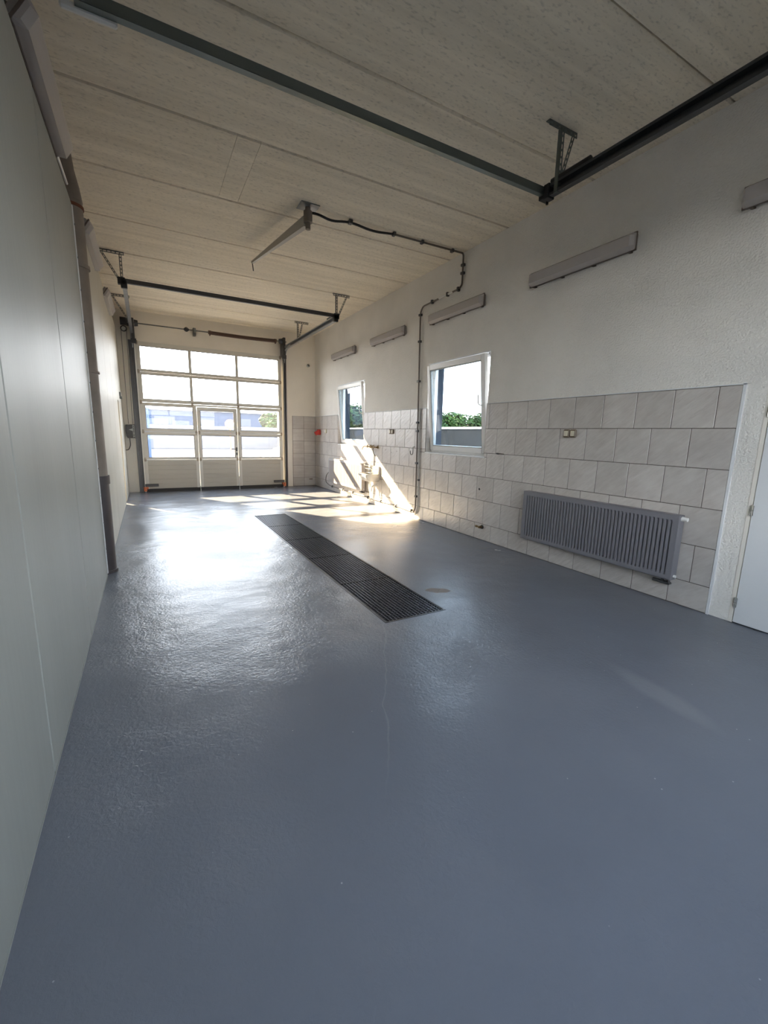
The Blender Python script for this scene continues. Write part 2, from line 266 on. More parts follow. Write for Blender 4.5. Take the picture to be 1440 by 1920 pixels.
# ------------------------------------------------------------------ mesh helpers
class G:
    def __init__(s): s.v = []; s.f = []; s.s = []
    def add(s, vs, fs, smooth=False):
        o = len(s.v); s.v += [tuple(v) for v in vs]; s.f += [tuple(i+o for i in f) for f in fs]; s.s += [smooth]*len(fs); return s
    def box(s, x0, y0, z0, x1, y1, z1, c=0.0):
        x0, x1 = sorted((x0, x1)); y0, y1 = sorted((y0, y1)); z0, z1 = sorted((z0, z1))
        if c <= 0:
            return s.add([(x0,y0,z0),(x1,y0,z0),(x1,y1,z0),(x0,y1,z0),(x0,y0,z1),(x1,y0,z1),(x1,y1,z1),(x0,y1,z1)],
                         [(0,3,2,1),(4,5,6,7),(0,1,5,4),(1,2,6,5),(2,3,7,6),(3,0,4,7)])
        c = min(c, (x1-x0)/2.01, (y1-y0)/2.01, (z1-z0)/2.01)     # chamfered box: 24 corners
        vs = []; idx = {}
        for ix, X in enumerate((x0, x1)):
            for iy, Y in enumerate((y0, y1)):
                for iz, Z in enumerate((z0, z1)):
                    sx = c if ix == 0 else -c; sy = c if iy == 0 else -c; sz = c if iz == 0 else -c
                    for a, p in enumerate(((X, Y+sy, Z+sz), (X+sx, Y, Z+sz), (X+sx, Y+sy, Z))):
                        idx[ix, iy, iz, a] = len(vs); vs.append(p)
        I = idx; fs = []
        for i in (0, 1):
            fs.append((I[i,0,0,0], I[i,1,0,0], I[i,1,1,0], I[i,0,1,0])); fs.append((I[0,i,0,1], I[1,i,0,1], I[1,i,1,1], I[0,i,1,1])); fs.append((I[0,0,i,2], I[1,0,i,2], I[1,1,i,2], I[0,1,i,2]))
        for a in (0, 1):
            for b in (0, 1):
                fs.append((I[a,b,0,0], I[a,b,1,0], I[a,b,1,1], I[a,b,0,1])); fs.append((I[0,a,b,1], I[1,a,b,1], I[1,a,b,2], I[0,a,b,2])); fs.append((I[a,0,b,2], I[a,1,b,2], I[a,1,b,0], I[a,0,b,0]))
        for a in (0, 1):
            for b in (0, 1):
                for d in (0, 1): fs.append((I[a,b,d,0], I[a,b,d,1], I[a,b,d,2]))
        cx, cy_, cz = (x0+x1)/2, (y0+y1)/2, (z0+z1)/2; out = []
        for f in fs:                                             # outward normals
            a, b, d = (Vector(vs[k]) for k in f[:3]); n = (b-a).cross(d-a); m_ = sum((Vector(vs[k]) for k in f), Vector())/len(f)
            out.append(f if n.dot(m_-Vector((cx, cy_, cz))) > 0 else tuple(reversed(f)))
        return s.add(vs, out)
    def cyl(s, p0, p1, r0, r1=None, n=16, caps=True, smooth=True):
        p0, p1 = Vector(p0), Vector(p1); r1 = r0 if r1 is None else r1
        d = (p1-p0).normalized(); a = d.orthogonal().normalized(); b = d.cross(a)
        vs = [p0 + (a*math.cos(2*math.pi*i/n) + b*math.sin(2*math.pi*i/n))*r0 for i in range(n)] + [p1 + (a*math.cos(2*math.pi*i/n) + b*math.sin(2*math.pi*i/n))*r1 for i in range(n)]
        s.add(vs, [(i, (i+1) % n, n+(i+1) % n, n+i) for i in range(n)], smooth)
        if caps: s.add(vs[:n], [tuple(reversed(range(n)))]); s.add(vs[n:], [tuple(range(n))])
        return s
    def tube(s, path, r, n=8, caps=True):
        P = [Vector(p) for p in path]; rings = []; a = None
        for i, p in enumerate(P):
            d = (P[min(i+1, len(P)-1)] - P[max(i-1, 0)]).normalized()
            if a is None: a = d.orthogonal().normalized()
            a = (a - d*a.dot(d)).normalized(); b = d.cross(a)
            rr = r[i] if isinstance(r, (list, tuple)) else r
            rings.append([p + (a*math.cos(2*math.pi*k/n) + b*math.sin(2*math.pi*k/n))*rr for k in range(n)])
        vs = [v for q in rings for v in q]; fs = []
        for i in range(len(P)-1):
            for k in range(n): fs.append((i*n+k, i*n+(k+1) % n, (i+1)*n+(k+1) % n, (i+1)*n+k))
        s.add(vs, fs, True)
        if caps: s.add(rings[0], [tuple(reversed(range(n)))]); s.add(rings[-1], [tuple(range(n))])
        return s
    def loft(s, rings, smooth=False, caps=True):
        n = len(rings[0]); vs = [v for q in rings for v in q]; fs = []
        for i in range(len(rings)-1):
            for k in range(n): fs.append((i*n+k, i*n+(k+1) % n, (i+1)*n+(k+1) % n, (i+1)*n+k))
        s.add(vs, fs, smooth)
        if caps: s.add(rings[0], [tuple(reversed(range(n)))]); s.add(rings[-1], [tuple(range(n))])
        return s
    def prism(s, poly, f0, f1):
        """poly of 2-D points mapped by f0 and f1 to the two ends"""
        return s.loft([[f0(*p) for p in poly], [f1(*p) for p in poly]])
    def bar(s, p0, p1, w, h, up=(0, 0, 1)):
        p0, p1 = Vector(p0), Vector(p1); d = (p1-p0).normalized(); u = Vector(up); sd_ = d.cross(u)
        if sd_.length < 1e-4: sd_ = d.cross(Vector((1, 0, 0)))
        sd_.normalize(); u = sd_.cross(d)
        q = lambda p: [p + sd_*w/2*a + u*h/2*b for a, b in ((-1, -1), (1, -1), (1, 1), (-1, 1))]
        return s.loft([q(p0), q(p1)])
    def slotted(s, p0, p1, w, side, t=0.004, pitch=0.05):
        """flat perforated strip: two edges and rungs"""
        p0, p1 = Vector(p0), Vector(p1); sd_ = Vector(side).normalized(); d = (p1-p0).normalized(); nn = d.cross(sd_)
        e = w*0.3
        for k in (-1, 1): s.bar(p0+sd_*k*(w/2-e/2), p1+sd_*k*(w/2-e/2), e, t, nn)
        n = max(2, int((p1-p0).length/pitch))
        for i in range(n+1):
            c = p0 + (p1-p0)*(i/n)
            a = max(0, (c-p0).length-0.008); b = min((p1-p0).length, (c-p0).length+0.008)
            s.bar(p0+d*a, p0+d*b, w*0.5, t*0.9, nn)
        return s
    def mesh(s, name, shift=(0, 0, 0)):
        me = bpy.data.meshes.new(name); o = Vector(shift)
        me.from_pydata([tuple(Vector(v)-o) for v in s.v], [], s.f)
        if any(s.s): me.polygons.foreach_set('use_smooth', s.s)
        me.update(); return me

def put(name, me, m, parent=None, loc=(0, 0, 0), rot=(0, 0, 0), kind=None, label=None):
    o = bpy.data.objects.new(name, me); COL.objects.link(o); o.location = loc; o.rotation_euler = rot
    if m and not me.materials: me.materials.append(MATS[m])
    if parent: o.parent = parent
    if kind: o['kind'] = kind
    if label: o['label'] = label
    return o
def tag(o, label, cat, group=None):
    o['label'] = label; o['category'] = cat
    if group: o['group'] = group
    return o
def thing(name, label, cat, loc=(0, 0, 0), group=None, rot=(0, 0, 0)):
    o = bpy.data.objects.new(name, None); COL.objects.link(o); o.location = loc; o.rotation_euler = rot; o.empty_display_size = 0.1
    return tag(o, label, cat, group)
def part(root, name, g, m, label=None, kind=None, parent=None, base=None):
    """a mesh built in world coordinates, hung under root (its origin) or under one of root's parts"""
    return put(name, g.mesh(name, root.location if base is None else base), m, parent or root, label=label, kind=kind)
def struct(name, g, m, label, cat, origin=(0, 0, 0)):
    o = put(name, g.mesh(name, origin), m, loc=origin, kind='structure'); return tag(o, label, cat)
def arc(c, r, a0, a1, ex, ey, n=8):
    c, ex, ey = Vector(c), Vector(ex), Vector(ey)
    return [c + ex*r*math.cos(a0+(a1-a0)*i/n) + ey*r*math.sin(a0+(a1-a0)*i/n) for i in range(n+1)]
def fillet(pts, r, n=6):
    """polyline with rounded corners"""
    P = [Vector(p) for p in pts]; out = [P[0]]
    for i in range(1, len(P)-1):
        a = (P[i-1]-P[i]); b = (P[i+1]-P[i]); q = min(r, a.length*0.45, b.length*0.45)
        A = P[i]+a.normalized()*q; B = P[i]+b.normalized()*q
        for k in range(n+1):
            t_ = k/n; out.append(A*(1-t_)**2 + P[i]*2*t_*(1-t_) + B*t_**2)
    out.append(P[-1]); return out

# ================================================================== STRUCTURE
DX0, DX1, DY0, DY1 = 2.055, 2.635, 2.81, 7.74      # drain opening
OT = 0.24                                          # outer wall thickness
g = G()
def flat(x0, y0, x1, y1, z=0): g.add([(x0, y0, z), (x1, y0, z), (x1, y1, z), (x0, y1, z)], [(0, 1, 2, 3)])
flat(-5.0, Y0-OT, DX0, L+OT); flat(DX1, Y0-OT, W+0.3, L+OT); flat(DX0, Y0-OT, DX1, DY0); flat(DX0, DY1, DX1, L+OT)
floor = struct('floor', g, 'grey_floor_paint', 'glossy blue-grey painted concrete floor of the long wash bay', 'floor')
g = G(); d = -0.16
g.add([(DX0,DY0,0),(DX1,DY0,0),(DX1,DY1,0),(DX0,DY1,0),(DX0,DY0,d),(DX1,DY0,d),(DX1,DY1,d),(DX0,DY1,d)], [(4,5,6,7),(0,4,7,3),(1,2,6,5),(0,1,5,4),(3,7,6,2)])
put('drain_channel', g.mesh('drain_channel'), 'channel_concrete', floor, label='dark drain channel under the gratings')
g = G()
for a in ((DX0-0.012, DY0-0.012, DX0+0.004, DY1+0.012), (DX1-0.004, DY0-0.012, DX1+0.012, DY1+0.012), (DX0, DY0-0.012, DX1, DY0+0.004), (DX0, DY1-0.004, DX1, DY1+0.012)): g.box(a[0], a[1], -0.03, a[2], a[3], 0.002)
put('drain_frame', g.mesh('drain_frame'), 'black_iron', floor, label='dark steel angle frame around the drain')

# ceiling: topping plus one object per concrete slab
g = G(); g.box(-5.0, Y0-OT, H+0.05, W+0.3, L+OT, H+0.3)
ceiling = struct('ceiling', g, 'joint_dark', 'raw grey concrete slab ceiling with open joints', 'ceiling')
def slab_mesh(y0, y1, x0=-5.0, x1=W+0.28):
    q = G(); c = 0.018; gp = 0.006
    prof = [(y0+gp, H+0.05), (y0+gp, H+c), (y0+gp+c*0.7, H), (y1-gp-c*0.7, H), (y1-gp, H+c), (y1-gp, H+0.05)]
    return q.prism(prof, lambda a, b: (x0, a, b), lambda a, b: (x1, a, b))
J = [Y0-OT] + [2.1+1.2135*k for k in range(-2, 8)] + [L+0.02]
for a, b in zip(J, J[1:]):
    if a < 4.6 < b:
        for x0, x1 in ((-5.0, 1.355), (1.358, 1.568), (1.571, W+0.28)): put('ceiling_slab', slab_mesh(a, b, x0, x1).mesh('ceiling_slab'), 'raw_concrete', ceiling)
    else: put('ceiling_slab', slab_mesh(a, b).mesh('ceiling_slab'), 'raw_concrete', ceiling)

# right wall with two window openings
W1 = (8.63, 10.12, 1.245, 2.68); W2 = (4.705, 6.20, 1.22, 2.69)
def wall_with_holes(q, fixed, lo, hi, z0, z1, holes, axis):
    us = sorted({lo, hi, *[h for w in holes for h in w[:2]]}); zs = sorted({z0, z1, *[h for w in holes for h in w[2:]]})
    for a, b in zip(us, us[1:]):
        for c, e in zip(zs, zs[1:]):
            um, zm = (a+b)/2, (c+e)/2
            if any(w[0] < um < w[1] and w[2] < zm < w[3] for w in holes): continue
            if axis == 'x': q.box(fixed[0], a, c, fixed[1], b, e)
            else: q.box(a, fixed[0], c, b, fixed[1], e)
g = G(); wall_with_holes(g, (W, W+0.30), Y0-OT, L+OT, 0, H, [W1, W2, (0.55, 1.525, 0.0, 2.03)], 'x')
wall_right = struct('wall_right', g, 'white_plaster', 'rough white plastered long wall with two tilted windows', 'wall')
# back wall: main opening plus the neighbouring bay's glazed rows
DC = 2.04
g = G(); wall_with_holes(g, (L, L+OT), -5.0, W, 0, H, [(0.41, 3.67, 0.0, 3.46)] + [(-3.8, -0.45, a, b) for a, b in ((0.83, 1.38), (1.52, 2.06), (2.2, 2.765), (2.875, 3.39))], 'y')
wall_back = struct('wall_back', g, 'smooth_white_plaster', 'white plastered end wall around the glazed sectional door', 'wall')
g = G(); wall_with_holes(g, (Y0-OT, Y0), -5.0, W, 0, H, [(0.41, 3.67, 0.0, 3.46)], 'y')
struct('wall_front', g, 'smooth_white_plaster', 'white end wall behind the viewer around the second door', 'wall')
g = G(); g.box(-5.2, Y0-OT, 0, -5.0, L+OT, H+0.3)
struct('wall_neighbour_bay', g, 'grey_plaster', 'outer wall of the neighbouring bay beyond the partition', 'wall')
# left partition: backing, near coated sheets, far cream sheets
g = G(); g.box(-0.16, Y0, 0, -0.12, 9.93, H+0.02); g.box(-0.16, 10.32, 0, -0.12, L, H+0.02); g.box(-0.16, 9.93, 2.06, -0.12, 10.32, H+0.02)
wall_left = struct('wall_left', g, 'grey_plaster', 'left partition wall clad in pale metal sheets', 'wall')
S = [Y0, 0.65, 2.10, 3.55, 5.06]
for k, (a, b) in enumerate(zip(S, S[1:])):
    q = G(); q.box(-0.12, a+0.0045, 0.007, 0.0, b-0.0045, 3.47, 0.006)
    put('cladding_sheet', q.mesh('cladding_sheet'), 'coated_sheet', wall_left)
S = [5.34, 6.35, 7.45, 8.65, 9.93]
for a, b, z0 in [(p_, q_, 0.004) for p_, q_ in zip(S, S[1:])] + [(10.32, L-0.01, 0.004), (9.93, 10.32, 2.06)]:
    q = G(); q.box(-0.12, a+0.003, z0, 0.0, b-0.003, 3.72, 0.004)
    put('cladding_sheet', q.mesh('cladding_sheet'), 'cream_sheet', wall_left)
q = G(); q.box(-0.02, 5.056, 0.02, 0.006, 5.085, 3.46, 0.002)
put('edge_trim', q.mesh('edge_trim'), 'white_paint', wall_left, label='pale screwed edge strip of the near cladding')
q = G(); q.cyl((0, 0, 0), (0.006, 0, 0), 0.008, n=8); scr = q.mesh('screw')
for k in range(12): put('screw', scr, 'dark_steel', wall_left, (0.0058, 5.07, 0.28+k*0.275))
# thin kerb of sealant at the foot of the cladding
g = G(); g.box(-0.11, Y0, 0, 0.002, 5.06, 0.006)
struct('baseboard_left', g, 'coated_sheet', 'thin pale sealant strip along the foot of the left cladding', 'baseboard')

# ------------------------------------------------------------------ wall tiles
T = 0.346
ZR = [1.962, 1.617, 1.273, 0.928, 0.583, 0.240, 0.003]
gr = 0.0032
q = G()
for a, b, c, e in ((1.705, W2[0], 0, 1.962), (W2[0], W2[1], 0, W2[2]), (W2[1], W1[0], 0, 1.962), (W1[0], W1[1], 0, W1[2]), (W1[1], L, 0, 1.962)): q.box(W-0.005, a, c, W+0.002, b, e)
put('grout_bed', q.mesh('grout_bed'), 'grout', wall_right)
cache = {}
def sub_rect(r, h):
    a, b, c, e = r; p, s_, t_, u = h
    if p >= b or s_ <= a or t_ >= e or u <= c: return [r]
    out = []
    if t_ > c: out.append((a, b, c, t_))
    if u < e: out.append((a, b, u, e))
    m0, m1 = max(c, t_), min(e, u)
    if p > a: out.append((a, p, m0, m1))
    if s_ < b: out.append((s_, b, m0, m1))
    return out
def tile_at(rects, wall, axis):
    y0 = min(r[0] for r in rects); z0 = min(r[2] for r in rects)
    key = (axis,) + tuple(tuple(round(v, 3) for v in (r[0]-y0, r[1]-y0, r[2]-z0, r[3]-z0)) for r in rects)
    if key not in cache:
        q = G()
        for a, b, c, e in rects:
            # inset only outer edges
            a1, b1, c1, e1 = a-y0+gr, b-y0-gr, c-z0+gr, e-z0-gr
            if axis == 'x': q.box(-0.010, a1, c1, 0, b1, e1, 0.0022)
            else: q.box(a1, -0.010, c1, b1, 0, e1, 0.0022)
        cache[key] = q.mesh('tile'); cache[key].materials.append(MATS['slate_look_tile'])
    put('tile', cache[key], None, wall, (W, y0, z0) if axis == 'x' else (y0, L, z0))
for r in range(6):
    z1, z0 = ZR[r], ZR[r+1]
    st = 1.876-T if r % 2 == 0 else 1.70
    y = st
    while y < L-0.02:
        a, b = max(y, 1.712), min(y+T, L-0.002)
        if b-a > 0.02:
            rects = [(a, b, z0, z1)]
            for h in (W1, W2):
                rects = [x for rr in rects for x in sub_rect(rr, (h[0]-0.002, h[1]+0.002, h[2]-0.004, h[3]))]
            rects = [x for x in rects if x[1]-x[0] > 0.012 and x[3]-x[2] > 0.012]
            if rects: tile_at(rects, wall_right, 'x')
        y += T
q = G(); q.box(4.025, L-0.005, 0, W, L+0.002, 1.962); put('grout_bed', q.mesh('grout_bed'), 'grout', wall_back)
for r in range(6):
    for a, b in ((4.03, 4.352), (4.352, W-0.012)): tile_at([(a, b, ZR[r+1], ZR[r])], wall_back, 'y')
g = G(); g.box(W-0.013, 1.692, 0.0, W, 1.712, 1.978); g.box(W-0.013, 1.692, 1.964, W, W2[0], 1.972); g.box(W-0.013, W2[1], 1.964, W, W1[0], 1.972); g.box(W-0.013, W1[1], 1.964, W, L-0.013, 1.972)
struct('trim_1', g, 'white_paint', 'slim pale edge strip framing the wall tiles', 'trim')

# ------------------------------------------------------------------ windows (tilted inwards, hinged at the foot)
def ring(q, y0, y1, z0, z1, w, x0, x1, c=0.006):
    q.box(x0, y0, z0, x1, y0+w, z1, c); q.box(x0, y1-w, z0, x1, y1, z1, c); q.box(x0, y0+w, z0, x1, y1-w, z0+w, c); q.box(x0, y0+w, z1-w, x1, y1-w, z1, c)
def window(name, w, label, spare):
    y0, y1, z0, z1 = w
    root = bpy.data.objects.new(name, None); COL.objects.link(root); root.location = (W+0.10, (y0+y1)/2, z0); root['kind'] = 'structure'; tag(root, label, 'window')
    q = G(); ring(q, y0+0.002, y1-0.002, z0+0.002, z1-0.002, 0.05, W+0.105, W+0.17)
    part(root, 'window_frame', q, 'upvc')
    q = G(); q.box(W-0.013, y0-0.012, z0-0.018, W+0.105, y1+0.012, z0+0.004, 0.003); part(root, 'window_sill', q, 'socket_cream' if False else 'white_paint')
    q = G(); q.box(W+0.17, y0-0.03, z0-0.03, W+0.36, y1+0.03, z0-0.005); part(root, 'outer_sill', q, 'galvanised')
    q = G(); q.box(W-0.004, y0, z1-0.02, W+0.1, y1, z1, 0.002); part(root, 'head_trim', q, 'white_paint')
    q = G(); q.box(W-0.004, y1-0.009, z0+0.004, W+0.105, y1-0.001, 1.955, 0.001); part(root, 'reveal_tile', q, 'slate_look_tile')
    q = G(); q.box(W-0.004, y0+0.001, z0+0.004, W+0.105, y0+0.009, 1.955, 0.001); part(root, 'reveal_tile', q, 'slate_look_tile')
    for a in ((y0, y0+0.012, z0, z1), (y1-0.012, y1, z0, z1), (y0+0.012, y1-0.012, z1-0.012, z1)):
        q = G(); q.box(W+0.172, a[0], a[2], W+0.315, a[1], a[3]); part(root, 'outer_reveal', q, 'exterior_render')
    # sash in its own local frame: x thickness, y along, z up; origin at the foot hinge
    sw = y1-y0-0.09; sh = z1-z0-0.075; t = math.atan2(0.135, sh)
    q = G(); ring(q, -sw/2, sw/2, 0, sh, 0.078, -0.035, 0.03)
    sash = put('sash', q.mesh('sash'), 'upvc', root, (-0.005, 0, 0.040), (0, -t, 0))
    q = G(); ring(q, -sw/2+0.078, sw/2-0.078, 0.078, sh-0.078, 0.014, -0.028, 0.022, 0.003); put('glazing_bead', q.mesh('glazing_bead'), 'grey_plastic', sash)
    for xo in (-0.012, 0.010):
        q = G(); q.box(xo-0.002, -sw/2+0.08, 0.08, xo+0.002, sw/2-0.08, sh-0.08); put('glass_pane', q.mesh('glass_pane'), 'window_glass', sash)
    hz = sh*0.50; hy = -sw/2+0.036
    q = G(); q.box(-0.048, hy-0.014, hz-0.035, -0.034, hy+0.014, hz+0.035, 0.003)
    q.tube(fillet([(-0.046, hy, hz), (-0.085, hy, hz), (-0.088, hy+0.035, hz+0.01), (-0.088, hy+0.05, hz+0.05), (-0.086, hy+0.045, hz+0.15)], 0.02, 4), 0.009, 8)
    put('handle', q.mesh('handle'), 'white_plastic', sash)
    # scissor stay at the upper corner on the handle side
    q = G(); q.bar((0.045, -sw/2-0.02, sh+0.005), (0.16, -sw/2+0.12, sh+0.008), 0.014, 0.006); put('tilt_stay', q.mesh('tilt_stay'), 'dark_steel', sash)
    return root
window('window_1', W2, 'nearer white tilted window above the tiles, beside the conduit', 0)
window('window_2', W1, 'farther white tilted window above the pale radiator', 0)

# ------------------------------------------------------------------ flush white door near the frame's right edge
root = bpy.data.objects.new('door_2', None); COL.objects.link(root); root.location = (W, 1.04, 0); root['kind'] = 'structure'; tag(root, 'plain white flush door cut off by the right edge', 'door')
q = G(); q.box(W-0.012, 0.555, 0.010, W+0.03, 1.512, 2.02, 0.003); part(root, 'leaf', q, 'white_paint')
q = G(); q.box(W-0.002, 0.551, 0.0, W+0.12, 1.517, 0.009); q.box(W+0.06, 0.551, 0.0, W+0.10, 1.517, 2.022); part(root, 'threshold_light_block', q, 'black_rubber')  # threshold strip plus an unseen panel added behind the leaf to block daylight
q = G(); q.box(W-0.004, 1.517, 0, W+0.1, 1.549, 2.05, 0.002); q.box(W-0.004, 0.52, 0, W+0.1, 0.551, 2.05, 0.002); q.box(W-0.004, 0.551, 2.022, W+0.1, 1.517, 2.05, 0.002); part(root, 'door_frame', q, 'smooth_white_plaster')
q = G(); q.cyl((0, 0, -0.045), (0, 0, -0.002), 0.009, n=10); q.cyl((0, 0, 0.002), (0, 0, 0.045), 0.009, n=10); q.box(-0.001, -0.012, -0.04, 0.004, 0.012, 0.04); hg = q.mesh('hinge')
for z in (0.18, 0.965, 1.75): put('hinge', hg, 'chrome', root, (-0.016, 1.514-1.04, z))

# ------------------------------------------------------------------ glazed sectional door (local: origin centre foot, inner face y=0, room at -y)
def build_door(name, label, loc, rz, pane_m='acrylic_pane'):
    root = bpy.data.objects.new(name, None); COL.objects.link(root); root.location = loc; root.rotation_euler = (0, 0, rz); root['kind'] = 'structure'; tag(root, label, 'door')
    X = lambda x: x-DC
    LX, RX = X(0.36), X(3.72)
    TH = 0.042
    def pt(nm, q, m, par=None, lab=None): return put(nm, q.mesh(nm), m, par or root, label=lab)
    def frame(q, x0, x1, z0, z1, gx, gz0, gz1):
        """rails above and below, stiles between the glass openings gx"""
        q.box(x0, 0, z0, x1, TH, gz0, 0.004); q.box(x0, 0, gz1, x1, TH, z1, 0.004)
        e = [x0] + [v for p in gx for v in p] + [x1]
        for a, b in zip(e[0::2], e[1::2]): q.box(a, 0.002, gz0, b, TH-0.002, gz1, 0.003)
    def panes(par, gx, gz0, gz1):
        for a, b in gx:
            q = G(); q.box(a-0.003, 0.018, gz0-0.003, b+0.003, 0.024, gz1+0.003); pt('pane', q, pane_m, par)
            q = G()
            for r0 in ((a, gz0, a+0.010, gz1), (b-0.010, gz0, b, gz1), (a, gz0, b, gz0+0.010), (a, gz1-0.010, b, gz1)): q.box(r0[0], 0.010, r0[1], r0[2], 0.032, r0[3])
            pt('gasket', q, 'black_rubber', par)
    full = [(X(0.435), X(1.465)), (X(1.51), X(2.555)), (X(2.60), X(3.645))]
    for nm_l, z0, z1, a, b in (('topmost glazed section', 2.822, 3.485, 2.875, 3.39), ('second glazed section', 2.132, 2.818, 2.205, 2.765)):
        q = G(); frame(q, LX, RX, z0, z1, full, a, b); s_ = pt('door_section', q, 'door_enamel', None, nm_l); panes(s_, full, a, b)
    for nm_l, z0, z1, a, b in (('third section beside the wicket', 1.452, 2.128, 1.52, 2.06), ('fourth section beside the wicket', 0.787, 1.448, 0.83, 1.38)):
        q = G(); lf = [(X(0.462), X(1.495))]; rt = [(X(2.622), X(3.648))]
        frame(q, LX, X(1.575), z0, z1, lf, a, b); frame(q, X(2.542), RX, z0, z1, rt, a, b)
        if z1 > 2: q.box(X(1.575), 0, 2.085, X(2.542), TH, 2.128, 0.003)
        s_ = pt('door_section', q, 'door_enamel', None, nm_l); panes(s_, lf+rt, a, b)
    def ribbed(x0, x1, z0, z1):
        q = G(); n = 6; prof = [(TH, z0), (0.004, z0)]
        for k in range(1, n):
            z = z0+(z1-z0)*k/n; prof += [(0.004, z-0.006), (0.009, z-0.003), (0.009, z+0.003), (0.004, z+0.006)]
        prof += [(0.004, z1), (TH, z1)]
        return q.prism(prof, lambda a, b: (x0, a, b), lambda a, b: (x1, a, b))
    q = G(); q.box(LX, 0, 0.075, X(0.43), TH, 0.783, 0.003); q.box(X(1.50), 0, 0.075, X(1.575), TH, 0.783, 0.003); q.box(X(2.542), 0, 0.075, X(2.617), TH, 0.783, 0.003); q.box(X(3.65), 0, 0.075, RX, TH, 0.783, 0.003)
    q.box(LX, -0.002, 0.755, X(1.575), TH+0.002, 0.784, 0.003); q.box(X(2.542), -0.002, 0.755, RX, TH+0.002, 0.784, 0.003)
    s_ = pt('door_section', q, 'door_enamel', None, 'solid bottom section beside the wicket')
    pt('infill_panel', ribbed(X(0.43), X(1.50), 0.078, 0.755), 'door_panel', s_); pt('infill_panel', ribbed(X(2.617), X(3.65), 0.078, 0.755), 'door_panel', s_)
    # wicket door
    q = G(); x0, x1 = X(1.583), X(2.534); wg = [(X(1.655), X(2.462))]
    for a, b in ((1.52, 1.99), (0.83, 1.38)):
        z0 = 1.452 if a > 1.5 else 0.787; z1 = 2.078 if a > 1.5 else 1.448
        frame(q, x0, x1, z0, z1, wg, a, b)
    q.box(x0, 0, 0.078, X(1.655), TH, 0.783, 0.003); q.box(X(2.462), 0, 0.078, x1, TH, 0.783, 0.003); q.box(x0, -0.002, 0.755, x1, TH+0.002, 0.784, 0.003)
    wk = pt('wicket_door', q, 'door_enamel', None, 'narrow walk-through door set in the big door')
    panes(wk, wg, 1.52, 1.99); panes(wk, wg, 0.83, 1.38)
    pt('infill_panel', ribbed(X(1.655), X(2.462), 0.078, 0.755), 'door_panel', wk)
    q = G(); q.box(X(2.478), -0.008, 0.99, X(2.518), 0, 1.09, 0.003); q.cyl((X(2.50), -0.005, 1.045), (X(2.50), -0.05, 1.045), 0.011, n=10); q.bar((X(2.51), -0.05, 1.045), (X(2.36), -0.05, 1.045), 0.02, 0.018); pt('handle', q, 'dark_plastic', wk)
    q = G(); q.box(X(2.478), -0.008, 0.89, X(2.518), 0, 0.955, 0.003); q.cyl((X(2.498), -0.005, 0.922), (X(2.498), -0.02, 0.922), 0.012, n=10); pt('lock_plate', q, 'dark_plastic', wk)
    for xx in (1.578, 2.537):
        q = G(); q.cyl((X(xx), -0.012, 0.02), (X(xx), -0.012, 0.33 if xx > 2 else 0.12), 0.008, n=8); q.cyl((X(xx), -0.012, 0.0), (X(xx), -0.012, 0.03), 0.014, n=8); pt('floor_bolt', q, 'chrome', wk)
    q = G(); q.box(LX, 0.004, 0.0, X(1.575), TH-0.004, 0.077); q.box(X(1.5755), 0.004, 0.0, X(2.5415), TH-0.004, 0.079); q.box(X(2.542), 0.004, 0.0, RX, TH-0.004, 0.077); pt('bottom_seal', q, 'black_rubber')
    # hinges on the joints
    q = G(); q.box(-0.022, -0.006, -0.045, 0.022, 0.0, 0.045, 0.002); q.cyl((-0.026, -0.012, 0), (0.026, -0.012, 0), 0.010, n=8); hm = q.mesh('section_hinge')
    for z, xs in ((2.82, (0.385, 3.695)), (2.13, (0.385, 1.487, 2.578, 3.695)), (1.45, (0.385, 1.545, 1.612, 2.51, 2.575, 3.695)), (0.785, (0.385, 1.545, 1.612, 2.51, 2.575, 3.695)), (3.455, (0.385, 3.695))):
        for xx in xs: put('section_hinge', hm, 'hinge_steel', root, (X(xx), 0, z))
    # bottom brackets with orange cable guards
    for sgn, xx in ((1, 0.36), (-1, 3.72)):
        q = G(); q.box(X(xx)-sgn*0.02, -0.06, 0.135, X(xx)+sgn*0.27, -0.004, 0.20, 0.006); bk = pt('bottom_bracket', q, 'dark_plastic')
        q = G(); q.box(X(xx)-sgn*0.05, -0.10, 0.03, X(xx)+sgn*0.015, -0.02, 0.075, 0.006); q.cyl((X(xx)-sgn*0.03, -0.06, 0.075), (X(xx)-sgn*0.03, -0.06, 0.13), 0.03, n=10); q.box(X(xx)+sgn*0.0, -0.09, 0.08, X(xx)+sgn*0.05, -0.03, 0.13, 0.004); pt('cable_guard', q, 'orange_plastic', bk)
    return root
build_door('door_1', 'tall glazed sectional door with wicket at the sunny far end', (DC, L-0.08, 0), 0)
build_door('door_3', 'second glazed sectional door behind the viewer', (DC, Y0+0.08, 0), math.pi, 'clear_glass')

